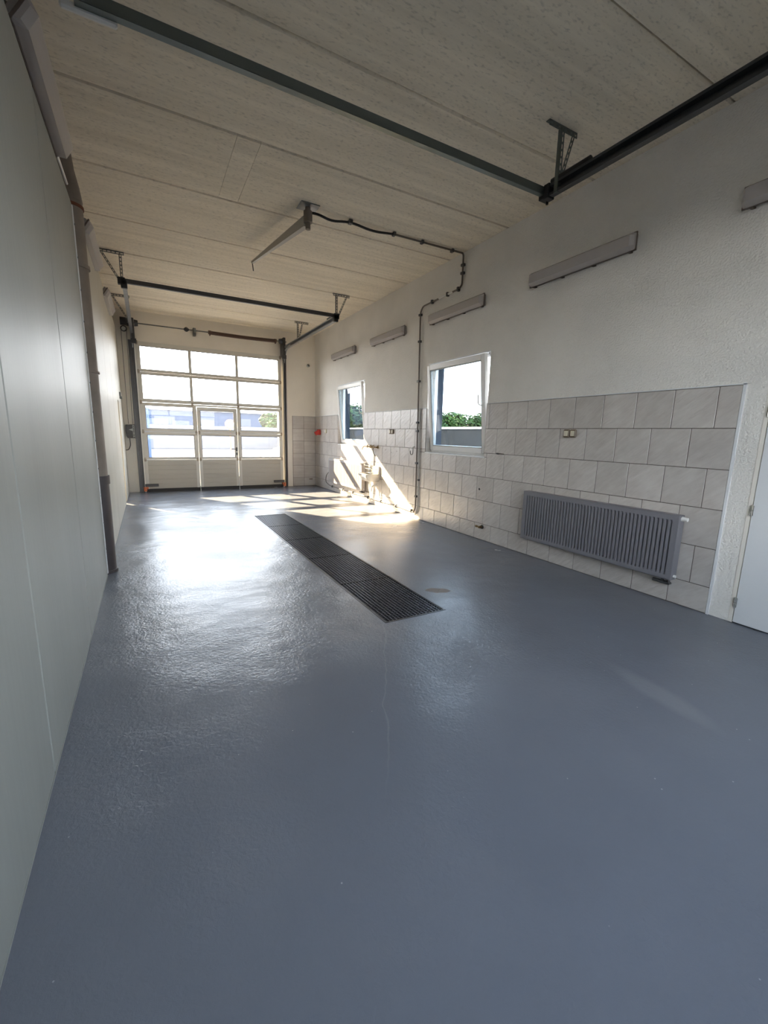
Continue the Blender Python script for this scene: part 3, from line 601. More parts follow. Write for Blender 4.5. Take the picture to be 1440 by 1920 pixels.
# ================================================================== DOOR HARDWARE
def track_side(label, x, yd, sgn_y, y_end, side, origin):
    """vertical guide beside the door, bend, and horizontal rail; sgn_y is the way into the room"""
    t = thing('door_track', label, 'track', origin)
    zt = 3.73; R_ = 0.32; yv = yd + sgn_y*0.05
    q = G(); q.box(x-0.028, yd-0.01*sgn_y, 0, x-0.006, yd+sgn_y*0.075, 3.42, 0.003); q.box(x-0.006, yd+sgn_y*0.0, 0, x+0.018, yd+sgn_y*0.03, 3.42, 0.003); q.box(x+0.018, yd-0.01*sgn_y, 0, x+0.030, yd+sgn_y*0.075, 3.42, 0.003); q.box(x-0.035+side*0.05, yd+sgn_y*-0.06, 0, x+0.02+side*0.05, yd, 3.5, 0.002)
    part(t, 'vertical_guide', q, 'guide_grey')
    q = G()
    for k in (0.0, 0.075):
        P = [(x, yv, 3.40-k)] + [(x, yv+sgn_y*(R_+0.0-R_*math.cos(a)), 3.40-k+R_*math.sin(a)) for a in [i*math.pi/16 for i in range(1, 9)]] + [(x, y_end, 3.40-k+R_)]
        for p0, p1 in zip(P, P[1:]):
            q.bar(p0, p1, 0.055, 0.022)
    part(t, 'rail', q, 'galvanised' if y_end > 5 else 'dark_steel')
    q = G(); q.bar((x+0.026, y_end, 3.40+R_-0.04), (x+0.026, yv+sgn_y*0.5, 3.40+R_-0.04), 0.006, 0.075)
    part(t, 'rail_web', q, 'dark_steel')
    q = G(); q.box(x-0.04, y_end-sgn_y*0.0, 3.40+R_-0.10, x+0.04, y_end+sgn_y*0.06, 3.40+R_+0.02, 0.004); q.cyl((x, y_end, 3.40+R_+0.03), (x, y_end-sgn_y*0.38, 3.40+R_+0.03), 0.028, n=10)
    part(t, 'spring_buffer', q, 'black_iron')
    return t
YD = L-0.08
track_side('galvanised far door track on the right, running back from the glazed door', 3.79, YD, -1, 8.12, 1, (3.79, YD, 0))
track_side('far door track on the left, beside the hand chain', 0.305, YD, -1, 8.12, -1, (0.305, YD, 0))
track_side('dark near door track at upper right, running out of the frame', 3.77, Y0+0.08, 1, 3.02, 1, (3.77, Y0+0.08, 0))
track_side('dark near door track along the left, out of the frame', 0.305, Y0+0.08, 1, 2.80, -1, (0.305, Y0+0.08, 0))
def cross_bar(label, y, z, m, extra=False):
    t = thing('cross_bar', label, 'bar', (0.27, y, z))
    q = G(); q.bar((0.27, y, z), (3.80, y, z), 0.045, 0.006); q.bar((0.27, y+0.022, z+0.03), (3.80, y+0.022, z+0.03), 0.006, 0.06); q.bar((0.27, y-0.022, z+0.03), (3.80, y-0.022, z+0.03), 0.006, 0.06)
    part(t, 'channel', q, m)
    for xx in ((3.80,) if extra else (0.27, 3.80)):
        q = G(); q.box(xx-0.05, y-0.04, z-0.03, xx+0.05, y+0.04, z+0.07, 0.004); q.cyl((xx, y-0.02, z-0.07), (xx, y-0.02, z+0.0), 0.012, n=8); part(t, 'end_clamp', q, 'black_iron')
    if extra:
        q = G(); q.box(0.20, y+0.028, z-0.02, 0.46, y+0.060, z+0.025, 0.01); part(t, 'white_sleeve', q, 'white_plastic')
    return t
cross_bar('dark cross bar under the ceiling nearest the viewer', 3.11, 3.675, 'green_grey_steel', True)
cross_bar('dark cross bar joining the far door track ends', 8.10, 3.70, 'dark_steel')
def hanger(label, x0, x1, xt, y, ztrack, m, lean):
    t = thing('track_hanger', label, 'bracket', ((x0+x1)/2, y, H))
    q = G(); q.slotted((x0, y, H-0.022), (x1, y, H-0.022), 0.044, (0, 0, 1), 0.005); q.bar((x0, y+0.018, H-0.003), (x1, y+0.018, H-0.003), 0.04, 0.006); part(t, 'ceiling_angle', q, m)
    q = G(); q.slotted((xt, y-0.012, H-0.03), (xt, y-0.012, ztrack-0.09), 0.036, (1, 0, 0), 0.005); q.bar((xt-0.018, y+0.006, H-0.03), (xt-0.018, y+0.006, ztrack-0.09), 0.005, 0.034, (0, 1, 0)); part(t, 'drop_strap', q, m)
    q = G(); q.slotted((lean, y+0.004, H-0.03), (xt+0.01, y+0.004, ztrack-0.05), 0.034, (1, 0, 0), 0.005); part(t, 'brace', q, m)
    return t
hanger('slotted track hanger at the nearest track end, upper right', 3.60, 3.95, 3.76, 2.95, 3.72, 'green_grey_steel', 3.91)
hanger('slotted track hanger at the far track end on the right', 3.76, 4.10, 3.83, 8.15, 3.74, 'dull_galvanised', 4.04)
hanger('slotted track hanger close to the end wall on the right', 3.76, 4.10, 3.84, 10.6, 3.74, 'dull_galvanised', 3.95)
hanger('slotted track hanger beside the middle left lamp', 0.0, 0.33, 0.28, 8.15, 3.72, 'dull_galvanised', 0.03)
hanger('slotted track hanger beside the farthest left lamp', 0.0, 0.33, 0.28, 10.6, 3.72, 'dull_galvanised', 0.03)
# torsion shaft over the far door
ys, zs = 11.60, 3.845
t = thing('torsion_shaft', 'torsion shaft with brown coil spring above the glazed door', 'shaft', (DC, ys, zs))
q = G(); q.cyl((0.12, ys, zs), (3.84, ys, zs), 0.0135, n=12); part(t, 'shaft', q, 'dull_galvanised')
q = G(); P = []; n = 150; x0, x1 = 1.97, 3.53
for i in range(n*8+1):
    a = 2*math.pi*i/8; P.append((x0+(x1-x0)*i/(n*8), ys+0.040*math.cos(a), zs-0.006+0.040*math.sin(a) - 0.012*math.sin(math.pi*i/(n*8))))
q.tube(P, 0.0052, 5); part(t, 'coil_spring', q, 'spring_brown')
for xx in (1.955, 3.545):
    q = G(); q.cyl((xx-0.03, ys, zs), (xx+0.03, ys, zs), 0.045, n=16); q.box(xx-0.012, ys-0.05, zs-0.075, xx+0.012, ys+0.02, zs-0.02, 0.003); part(t, 'spring_plug', q, 'spring_brown')
q = G(); q.cyl((1.385, ys, zs), (1.425, ys, zs), 0.02, 0.052, n=14); q.cyl((1.425, ys, zs), (1.455, ys, zs), 0.052, n=14); q.cyl((1.455, ys, zs), (1.495, ys, zs), 0.052, 0.02, n=14); part(t, 'coupling', q, 'dark_steel')
q = G(); q.box(1.60, ys-0.05, zs-0.07, 1.645, ys+0.05, zs+0.05, 0.004); q.box(1.59, ys+0.05, zs-0.10, 1.655, L, zs+0.07, 0.004); part(t, 'bearing_bracket', q, 'dull_galvanised')
for xx, sg in ((0.335, 1), (3.755, -1)):
    q = G(); q.box(xx-0.03, ys-0.11, 3.48, xx+0.03, L-0.003, 3.93, 0.004); q.box(xx-0.055, ys-0.09, 3.40, xx+0.055, ys-0.04, 3.50, 0.004); part(t, 'end_plate', q, 'dark_steel')
    q = G(); q.cyl((xx+sg*0.035, ys, zs), (xx+sg*0.11, ys, zs), 0.075, 0.06, n=18); part(t, 'cable_drum', q, 'dark_steel')
# hand chain gear, chain and holder
t = thing('chain_hoist', 'black hand chain wheel with loops down to the wall holder', 'hoist', (0.14, 11.58, 3.85))
q = G(); q.cyl((0.10, 11.62, 3.86), (0.215, 11.62, 3.86), 0.085, n=20); q.box(0.215, 11.57, 3.78, 0.30, 11.69, 3.93, 0.006); part(t, 'gear_housing', q, 'black_iron')
q = G(); P = arc((0.16, 11.60, 3.70), 0.055, 0, 2*math.pi, (1, 0, 0), (0, 0, 1), 20); q.tube(P, 0.011, 6); part(t, 'chain_wheel', q, 'black_iron')
q = G(); q.cyl((0.16, 11.59, 3.70), (0.16, 11.62, 3.70), 0.04, n=14); part(t, 'wheel_disc', q, 'grey_plastic')
for xx, xb in ((0.108, 0.10), (0.212, 0.185)):
    q = G(); q.tube([(xx, 11.60, 3.69), (xb, 11.66, 1.62)], 0.006, 6); part(t, 'chain', q, 'dull_galvanised')
t = thing('control_box', 'dark control box with grey key strip left of the door', 'control box', (0.14, L, 1.29))
q = G(); q.loft([[(x, L-0.002, z) for x, z in ((0.04, 1.33), (0.06, 1.29), (0.23, 1.29), (0.24, 1.60), (0.22, 1.61), (0.03, 1.60), (0.025, 1.45))], [(x, L-0.10, z) for x, z in ((0.045, 1.335), (0.065, 1.30), (0.225, 1.30), (0.235, 1.59), (0.215, 1.60), (0.035, 1.59), (0.03, 1.45))]]); part(t, 'housing', q, 'dark_plastic')
q = G(); q.box(0.172, L-0.108, 1.30, 0.215, L-0.099, 1.59, 0.002); part(t, 'key_strip', q, 'grey_plastic')
for z in (1.56, 1.52, 1.48, 1.44, 1.36, 1.315):
    q = G(); q.cyl((0.193, L-0.107, z), (0.193, L-0.114, z), 0.011, n=10); part(t, 'button', q, 'black_rubber')
q = G(); q.prism([(0.09, 1.485), (0.172, 1.515), (0.172, 1.455)], lambda a, b: (a, L-0.099, b), lambda a, b: (a, L-0.104, b)); part(t, 'arrow_mark', q, 'grey_plastic')
q = G(); q.tube(fillet([(0.10, L-0.05, 1.29), (0.105, L-0.05, 1.12), (0.06, L-0.04, 1.02), (0.0, L-0.03, 1.01)], 0.08), 0.009, 8); part(t, 'cable', q, 'dark_plastic')
q = G(); q.box(0.255, L-0.06, 1.24, 0.285, L-0.002, 1.47, 0.003); q.bar((0.24, L-0.04, 1.235), (0.28, L-0.04, 1.235), 0.02, 0.02); part(t, 'junction_plate', q, 'grey_plaster')
q = G(); q.cyl((0, 0, 0), (0, -0.03, 0), 0.042, n=18); q.cyl((0, -0.03, 0), (0, -0.05, 0), 0.042, 0.02, n=18)
t = thing('wall_sensor', 'small round sensor high on the end wall beside the corner', 'sensor', (4.50, L, 3.33))
put('base', q.mesh('base'), 'grey_plastic', t)
q = G(); q.cyl((0, -0.05, -0.004), (0, -0.058, -0.004), 0.018, n=12); put('lens', q.mesh('lens'), 'black_rubber', t)

# ================================================================== LIGHT FITTINGS
def lamp_meshes(Ln=1.29):
    hw = 0.078
    def sec(y, k, x0, x1): return [(x0, y, -hw*k), (x1*0.55, y, -hw*k), (x1, y, -hw*0.62*k), (x1, y, hw*0.62*k), (x1*0.55, y, hw*k), (x0, y, hw*k)]
    q = G(); q.box(0.0, 0.01, -hw*0.93, 0.042, Ln-0.01, hw*0.93, 0.006); a = q.mesh('housing')
    q = G(); q.loft([sec(0.0, 0.93, 0.043, 0.075), sec(0.03, 1, 0.040, 0.108), sec(Ln-0.03, 1, 0.040, 0.108), sec(Ln, 0.93, 0.043, 0.075)])
    b = q.mesh('diffuser')
    q = G(); q.cyl((0.068, 0.04, 0), (0.068, Ln-0.04, 0), 0.013, n=10); c = q.mesh('fluorescent_tube')
    q = G(); q.box(0.0, -0.012, -0.018, 0.014, 0.012, 0.018); q.box(0.012, -0.012, -0.022, 0.052, 0.012, -0.016); d = q.mesh('clip')
    q = G(); q.box(0.036, -0.004, -hw-0.004, 0.05, Ln+0.004, -hw+0.004); q.box(0.036, -0.004, hw-0.004, 0.05, Ln+0.004, hw+0.004); q.box(0.036, -0.004, -hw, 0.05, 0.004, hw); q.box(0.036, Ln-0.004, -hw, 0.05, Ln+0.004, hw); e = q.mesh('rim')
    q = G()
    for s_ in (-1, 1): q.box(0.02, 0.10, s_*0.035-0.02, 0.06, Ln-0.10, s_*0.035+0.02)
    return a, b, c, d, e
LM = lamp_meshes()
def lamp(label, loc, rot, group):
    t = thing('fluorescent_lamp', label, 'lamp', loc, group, rot)
    put('housing', LM[0], 'lamp_housing', t); put('diffuser', LM[1], 'ribbed_diffuser', t); put('rim', LM[4], 'clip_brown', t)
    for z in (-0.032, 0.032): put('fluorescent_tube', LM[2], 'lamp_tube', t, (0, 0, z))
    for k in range(4):
        put('clip', LM[3], 'clip_brown', t, (0.0, 0.06+k*0.39, -0.066)); 
    return t
for lab, y1 in (('wall lamp cut off by the right frame edge', 1.90), ('long wall lamp nearest on the right wall, seen whole', 4.035), ('wall lamp above the nearer window', 6.15), ('wall lamp second from the far corner on the right wall', 8.24), ('wall lamp closest to the far corner on the right wall', 10.36)):
    lamp(lab, (W-0.001, y1, 3.372), (0, 0, math.pi), 'lamps along the right wall')
for lab, y0 in (('big lamp above the near left cladding, largest in view', 3.20), ('middle lamp above the left wall, beyond the brown pipe', 5.92), ('farthest small lamp above the left wall', 8.45)):
    lamp(lab, (-0.015, y0, 3.64), (0, math.radians(32), 0), 'lamps along the left wall')
for y0, lab in ((3.30, 'near bracket behind the biggest left lamp'), (4.30, 'far bracket behind the biggest left lamp'), (6.02, 'near bracket behind the middle left lamp'), (7.02, 'far bracket behind the middle left lamp'), (8.55, 'near bracket behind the farthest left lamp'), (9.55, 'far bracket behind the farthest left lamp')):
    t = thing('lamp_bracket', 'dark steel ' + lab, 'bracket', (0, y0, 3.63), 'brackets of the left wall lamps')
    put('arm', G().bar((-0.12, 0, 0.055), (-0.035, 0, 0.02), 0.05, 0.03).mesh('arm'), 'dull_galvanised', t)
    put('foot', G().bar((-0.12, 0, -0.03), (-0.06, 0, -0.03), 0.04, 0.03).mesh('foot'), 'dull_galvanised', t)
# conduits along the left wall head
for lab, a, b in (('thin pale conduit between the first two left lamps', 4.45, 5.06), ('thin pale conduit between the last two left lamps', 7.15, 8.5)):
    q = G(); q.tube([(-0.02, a, 3.60), (-0.02, b, 3.62)], 0.011, 8); tag(put('conduit', q.mesh('conduit', (0, a, 3.6)), 'white_plastic', loc=(0, a, 3.6)), lab, 'conduit')

# brown downpipe beside the cladding edge
cx, cyy, rp = -0.032, 5.215, 0.108
t = thing('downpipe', 'stout brown downpipe standing at the edge of the left cladding', 'pipe', (cx, cyy, 0))
q = G(); q.cyl((cx, cyy, 0.98), (cx, cyy, 3.56), rp-0.004, n=28, caps=False); part(t, 'upper_pipe', q, 'pipe_brown')
q = G(); q.cyl((cx, cyy, 0.0), (cx, cyy, 0.99), rp, n=28); q.cyl((cx, cyy, 0.0), (cx, cyy, 0.03), rp+0.012, n=28); part(t, 'lower_pipe', q, 'pipe_dark')
for z, h_, m in ((2.99, 0.03, 'pipe_brown'), (2.04, 0.018, 'pipe_brown'), (0.98, 0.085, 'pipe_dark')):
    q = G(); q.cyl((cx, cyy, z-h_/2), (cx, cyy, z+h_/2), rp+0.010, n=28); part(t, 'collar', q, m)
q = G(); q.tube([(cx, cyy, 3.54), (cx-0.01, cyy, 3.66), (cx-0.03, cyy-0.01, 3.80), (cx-0.06, cyy-0.02, H)], [rp, rp-0.005, rp-0.012, rp-0.012], 20); part(t, 'offset_bend', q, 'pipe_brown')
q = G(); q.cyl((cx, cyy, 3.485), (cx, cyy, 3.51), rp+0.004, n=28); q.box(-0.10, 5.09, 3.45, -0.03, 5.13, 3.56, 0.01); part(t, 'rusty_strap', q, 'rust')

# latch bracket on the far left sheets
t = tag(put('wall_bracket', G().box(0, -0.05, 0, 0.03, 0.05, 0.09, 0.004).box(0.0, -0.02, -0.05, 0.05, 0.02, 0.0, 0.004).mesh('wall_bracket'), 'dull_galvanised', loc=(0.0, 10.9, 2.18)), 'small metal bracket at the far end of the left wall', 'bracket')

# ================================================================== RADIATORS
def radiator(name, label, y0, y1, z0, z1, xf, m, cat='radiator'):
    t = thing(name, label, cat, (W, (y0+y1)/2, z0))
    # corrugated front: a profile in y swept between two heights with tapering flutes
    n = int(round((y1-y0-0.08)/0.0385)); p = (y1-y0-0.08)/n; g_ = G(); ya = y0+0.04
    prof = [(y0+0.002, 0.0), (ya, 0.0)]
    for k in range(n):
        b = ya+k*p; prof += [(b+p*0.22, 0.0), (b+p*0.34, 0.020), (b+p*0.66, 0.020), (b+p*0.78, 0.0)]
    prof += [(y1-0.04, 0.0), (y1-0.002, 0.0)]
    rows = [(z0+0.002, 0.0), (z0+0.045, 0.0), (z0+0.062, 1.0), (z1-0.062, 1.0), (z1-0.045, 0.0), (z1-0.004, 0.0)]
    vs = [(xf+d_*k_, y, z) for z, k_ in rows for y, d_ in prof]; N_ = len(prof)
    g_.add(vs, [(r*N_+i, (r+1)*N_+i, (r+1)*N_+i+1, r*N_+i+1) for r in range(len(rows)-1) for i in range(N_-1)])
    part(t, 'front_panel', g_, m)
    q = G(); q.box(xf+0.022, y0+0.004, z0+0.01, xf+0.028, y1-0.004, z1-0.01); q.box(W-0.035, y0+0.004, z0+0.01, W-0.028, y1-0.004, z1-0.01); part(t, 'back_panel', q, m)
    q = G(); q.box(xf-0.001, y0, z1-0.004, W-0.028, y1, z1+0.003, 0.002)
    part(t, 'top_grille', q, m)
    for yy in (y0, y1): 
        q = G(); q.box(xf, yy-0.003, z0+0.002, W-0.028, yy+0.003, z1, 0.002); part(t, 'side_cover', q, m)
    q = G(); q.box(xf, y0, z0, W-0.03, y1, z0+0.006); part(t, 'bottom_edge', q, m)
    q = G(); q.cyl((xf+0.05, y0-0.001, z1-0.03), (xf+0.05, y0-0.05, z1-0.03), 0.022, 0.018, n=14); part(t, 'valve_cap', q, 'white_plastic')
    q = G(); q.cyl((xf+0.05, y0-0.001, z0+0.035), (xf+0.05, y0-0.02, z0+0.035), 0.014, n=12); part(t, 'plug', q, 'white_plastic')
    q = G()
    for k in (0.03, 0.085): q.cyl((xf+0.045, y0+k, z0-0.035), (xf+0.045, y0+k, z0+0.004), 0.013, n=10)
    q.box(xf+0.02, y0+0.012, z0-0.052, xf+0.07, y0+0.105, z0-0.03, 0.006); q.cyl((xf+0.045, y0+0.06, z0-0.042), (W-0.002, y0+0.06, z0-0.042), 0.012, n=8); q.cyl((xf+0.045, y0+0.10, z0-0.041), (xf+0.045, y0+0.17, z0-0.041), 0.016, n=10)
    part(t, 'valve_block', q, 'dark_plastic')
    for k in (0.2, 0.8):
        yy = y0+(y1-y0)*k; q = G(); q.box(W-0.03, yy-0.015, z0+0.02, W-0.008, yy+0.015, z1-0.03); part(t, 'wall_bracket', q, m)
    return t
radiator('radiator', 'grey painted ribbed radiator low on the near tiled wall', 1.985, 3.80, 0.237, 0.842, 4.58, 'radiator_grey')
radiator('radiator', 'pale sunlit radiator under the farther window', 8.50, 10.48, 0.25, 0.865, 4.58, 'radiator_white')

# ================================================================== SINK CORNER
t = thing('hand_basin', 'small white ceramic basin on the sunlit tiles', 'sink', (W, 8.06, 0.52))
yc, hw = 8.065, 0.245
def rim_pts(k, z, d0, d1):
    """D-shaped outline: flat at the wall, rounded front corners"""
    pts = [(W-0.012-d0, yc+hw*k, z)]
    for a in range(0, 91, 18): pts.append((W-d1+0.10*k-0.10*k*math.sin(math.radians(a)), yc+hw*k-0.10*k+0.10*k*math.cos(math.radians(a)), z))
    for a in range(90, -1, -18): pts.append((W-d1+0.10*k-0.10*k*math.sin(math.radians(a)), yc-hw*k+0.10*k-0.10*k*math.cos(math.radians(a)), z))
    pts.append((W-0.012-d0, yc-hw*k, z)); return pts
q = G(); q.loft([rim_pts(0.55, 0.515, 0.0, 0.20), rim_pts(0.80, 0.545, 0.0, 0.27), rim_pts(0.96, 0.62, 0, 0.315), rim_pts(1.0, 0.675, 0, 0.33), rim_pts(0.99, 0.685, 0, 0.327), rim_pts(0.93, 0.685, 0.045, 0.305), rim_pts(0.86, 0.66, 0.05, 0.29), rim_pts(0.66, 0.575, 0.06, 0.24), rim_pts(0.3, 0.565, 0.08, 0.17)], smooth=True)
part(t, 'bowl', q, 'ceramic')
q = G(); q.box(W-0.05, yc-hw+0.004, 0.66, W-0.011, yc+hw-0.004, 0.845, 0.012); part(t, 'upstand', q, 'ceramic')
q = G(); q.cyl((W-0.14, yc, 0.567), (W-0.14, yc, 0.570), 0.022, n=14); part(t, 'drain_ring', q, 'chrome')
q = G(); q.tube(fillet([(W-0.14, yc, 0.53), (W-0.14, yc, 0.33), (W-0.14, yc-0.10, 0.30), (W-0.14, yc-0.10, 0.42), (W-0.01, yc-0.10, 0.43)], 0.05, 6), 0.018, 10); q.cyl((W-0.14, yc, 0.49), (W-0.14, yc, 0.53), 0.03, n=14); part(t, 'siphon', q, 'white_plastic')
q = G(); q.cyl((W-0.07, yc+0.10, 0.28), (W-0.07, yc+0.10, 0.53), 0.022, n=12); part(t, 'standpipe', q, 'white_plastic')
t = thing('wire_basket', 'wire soap basket standing on the basin upstand', 'basket', (W-0.06, 8.06, 0.69))
q = G()
for z in (0.70, 0.78, 0.845): q.tube([(W-0.055, 7.86, z), (W-0.16, 7.88, z), (W-0.16, 8.26, z), (W-0.055, 8.27, z), (W-0.055, 7.86, z)], 0.0035, 6)
for k in range(6):
    yy = 7.88+0.076*k; q.tube([(W-0.16, yy, 0.845), (W-0.16, yy, 0.70), (W-0.055, yy, 0.70)], 0.003, 6)
part(t, 'wire_frame', q, 'galvanised', kind='stuff')
for yy in (7.90, 7.95, 8.17, 8.23):
    q = G(); q.tube([(W-0.058, yy, 0.70), (W-0.058, yy, 0.90), (W-0.03, yy, 0.925), (W-0.012, yy, 0.915)], 0.004, 6); part(t, 'hook', q, 'dull_galvanised')
t = thing('wall_tap', 'brass wall tap with cross handles above the basin', 'tap', (W, 8.12, 1.24))
q = G(); q.cyl((W-0.075, 7.90, 1.24), (W-0.075, 8.34, 1.24), 0.014, n=12); q.cyl((W-0.011, 7.95, 1.24), (W-0.075, 7.95, 1.24), 0.013, n=10); q.cyl((W-0.011, 8.22, 1.24), (W-0.075, 8.22, 1.24), 0.013, n=10); q.cyl((W-0.011, 7.95, 1.24), (W-0.022, 7.95, 1.24), 0.032, n=14); q.cyl((W-0.011, 8.22, 1.24), (W-0.022, 8.22, 1.24), 0.032, n=14); part(t, 'body', q, 'brass')
for yy in (7.92, 8.06, 8.20):
    q = G(); q.cyl((W-0.075, yy, 1.24), (W-0.135, yy, 1.252), 0.010, n=10)
    for a in (0.4, 0.4+math.pi/2): q.bar((W-0.13, yy-0.04*math.cos(a), 1.252-0.04*math.sin(a)), (W-0.13, yy+0.04*math.cos(a), 1.252+0.04*math.sin(a)), 0.013, 0.013, (1, 0, 0))
    part(t, 'cross_handle', q, 'brass')
q = G(); q.tube(fillet([(W-0.075, 8.33, 1.24), (W-0.15, 8.36, 1.25), (W-0.18, 8.37, 1.17)], 0.04), 0.010, 10); part(t, 'spout', q, 'brass')
q = G(); q.tube(fillet([(W-0.075, 8.06, 1.23), (W-0.07, 8.05, 1.12), (W-0.05, 7.98, 1.05)], 0.05), 0.008, 8); part(t, 'hose_tail', q, 'dark_plastic')

# ================================================================== SMALL WALL ITEMS
def double_socket(label, y, z):
    t = thing('double_socket', label, 'socket', (W-0.010, y, z))
    for k in (-0.043, 0.043):
        q = G(); q.box(-0.028, k-0.040, -0.045, 0, k+0.040, 0.045, 0.010); pl = put('cover', q.mesh('cover'), 'socket_brown', t)
        q = G(); q.box(-0.034, k-0.026, -0.030, -0.026, k+0.026, 0.030, 0.004); put('flap', q.mesh('flap'), 'socket_cream', pl)
    return t
double_socket('brown double socket on the tiles above the grey radiator', 3.285, 1.562)
double_socket('brown double socket on the tiles between the two windows', 7.376, 1.564)
t = thing('light_switch', 'single cream switch beside the red socket in the far corner', 'switch', (W-0.010, 10.93, 1.56))
q = G(); q.box(-0.03, -0.05, -0.055, 0, 0.05, 0.055, 0.01); b = put('cover', q.mesh('cover'), 'socket_cream', t)
q = G(); q.box(-0.037, -0.028, -0.03, -0.028, 0.028, 0.03, 0.004); put('rocker', q.mesh('rocker'), 'white_plastic', b)
t = thing('power_socket', 'red industrial power socket on the tiles in the far corner', 'socket', (W-0.010, 11.40, 1.545))
q = G(); q.box(-0.08, -0.07, -0.09, 0, 0.07, 0.06, 0.015); put('housing', q.mesh('housing'), 'red_plastic', t)
q = G(); q.cyl((-0.06, -0.01, -0.01), (-0.14, -0.01, -0.06), 0.05, 0.056, n=18); put('round_cap', q.mesh('round_cap'), 'red_plastic', t)
# drilled hole, wall clip, brass valve, hook
q = G(); q.cyl((0, 0, 0), (-0.004, 0, 0), 0.016, n=14); tag(put('wall_plug', q.mesh('wall_plug'), 'black_rubber', loc=(W-0.010, 4.752, 0.745)), 'black round plug in the tiles under the nearer window', 'plug')
t = thing('pipe_stub', 'dark short clip on the tiles right of the nearer window', 'clip', (W-0.010, 4.40, 1.277))
q = G(); q.cyl((0, 0, 0), (-0.05, 0.0, 0.004), 0.010, n=8); put('pin', q.mesh('pin'), 'dark_steel', t)
q = G(); q.cyl((-0.012, -0.10, 0.0), (-0.012, 0.02, 0.006), 0.008, n=8); put('rod', q.mesh('rod'), 'clip_brown', t)
t = thing('drain_valve', 'small brass valve low on the tiles left of the grey radiator', 'valve', (W-0.010, 4.64, 0.198))
q = G(); q.cyl((0, 0, 0), (-0.075, 0, 0), 0.013, n=12); q.cyl((-0.028, 0, 0), (-0.055, 0, 0), 0.021, n=6, smooth=False); put('body', q.mesh('body'), 'brass', t)
q = G(); q.cyl((-0.045, 0.0, 0), (-0.045, 0.06, 0), 0.010, n=10); q.cyl((-0.045, 0.06, 0), (-0.045, 0.09, 0), 0.016, n=10); put('outlet', q.mesh('outlet'), 'brass', t)
q = G(); q.cyl((0, 0, 0), (-0.008, 0, 0), 0.03, n=14); put('rosette', q.mesh('rosette'), 'dark_steel', t)
q = G(); q.tube([(W-0.012, 6.53, 1.30), (W-0.05, 6.53, 1.29)] + [(W-0.05, 6.575-0.045*math.cos(a), 1.20-0.045*math.sin(a)) for a in [i*math.pi/8 for i in range(9)]] + [(W-0.05, 6.62, 1.225)], 0.008, 8)
tag(put('hose_hook', q.mesh('hose_hook', (W, 6.55, 1.2)), 'dull_galvanised', loc=(W, 6.55, 1.2)), 'curved metal hook on the tiles beside the conduit', 'hook')
q = G(); q.box(-0.012, -0.05, -0.012, 0, 0.05, 0.012, 0.003); tag(put('vent_slot', q.mesh('vent_slot'), 'socket_brown', loc=(4.55, L-0.010, 0.19), rot=(0, 0, math.pi/2)), 'small brown slot low on the end wall tiles', 'vent')
for yy, zz, lab in ((7.62, 1.30, 'upper left'), (7.62, 1.20, 'lower left'), (7.17, 1.30, 'upper right'), (7.17, 1.19, 'lower right'), (7.38, 1.16, 'lowest middle')):
    q = G(); q.cyl((0, 0, 0), (-0.002, 0, 0), 0.009, n=10); tag(put('drill_hole', q.mesh('drill_hole'), 'socket_brown', loc=(W-0.010, yy, zz)), lab + ' tiny brown drill mark in the tiles below the double socket', 'mark', 'drill marks between the windows')

# ================================================================== CONDUIT RUNS
yv = 6.45
t = thing('conduit_run', 'dark conduit from ceiling arm down the wall to the floor', 'conduit', (W, yv, 0))
xw = W-0.028
q = G(); q.tube(fillet([(3.50, 5.41, H-0.022), (4.66, 5.39, H-0.022), (xw, 5.385, H-0.05), (xw, 5.385, 3.70), (xw, 5.46, 3.665), (xw, 6.40, 3.640), (xw, 6.475, 3.56), (xw, 6.44, 1.9), (xw-0.006, 6.41, 0.20), (xw-0.006, 6.47, 0.105)], 0.05), 0.0125, 10); part(t, 'pipe', q, 'conduit_dark')
q = G(); q.cyl((xw, 5.60, 3.662), (xw, 5.95, 3.653), 0.0145, n=10); part(t, 'pale_sleeve', q, 'white_plastic')
for p, ax in (((xw, 5.385, 3.97), 'z'), ((xw, 5.385, 3.86), 'z'), ((xw, 5.47, 3.665), 'y'), ((xw, 5.73, 3.659), 'y'), ((xw, 6.14, 3.648), 'y'), ((xw, 6.475, 3.52), 'z'), ((xw, 6.468, 3.09), 'z'), ((xw, 6.455, 2.43), 'z'), ((xw, 6.44, 1.726), 'z'), ((xw, 6.436, 1.577), 'z'), ((xw, 6.425, 1.01), 'z'), ((xw, 6.414, 0.41), 'z')):
    q = G(); a = 0.022; hgt = 0.018
    if ax == 'z': q.box(p[0]-0.022, p[1]-0.032, p[2]-hgt, W-0.003, p[1]+0.032, p[2]+hgt, 0.005)
    else: q.box(p[0]-0.022, p[1]-hgt, p[2]-0.03, W-0.003, p[1]+hgt, p[2]+0.03, 0.005)
    part(t, 'pipe_clip', q, 'dark_plastic')
for xx in (3.51, 3.96, 4.48):
    q = G(); q.box(xx-0.02, 5.375, H-0.045, xx+0.02, 5.435, H-0.001, 0.005); part(t, 'pipe_clip', q, 'dark_plastic')
t = thing('conduit_run', 'paler parallel conduit right of the dark one, over the tiles only', 'conduit', (W, 6.38, 0))
q = G(); q.tube(fillet([(xw, 6.375, 1.96), (xw, 6.36, 1.0), (xw, 6.335, 0.22), (xw, 6.40, 0.085), (xw, 6.50, 0.082)], 0.07), 0.011, 10); part(t, 'pipe', q, 'conduit_grey')
q = G(); q.cyl((xw, 6.375, 1.93), (xw, 6.375, 1.97), 0.014, n=10); part(t, 'end_sleeve', q, 'conduit_grey')
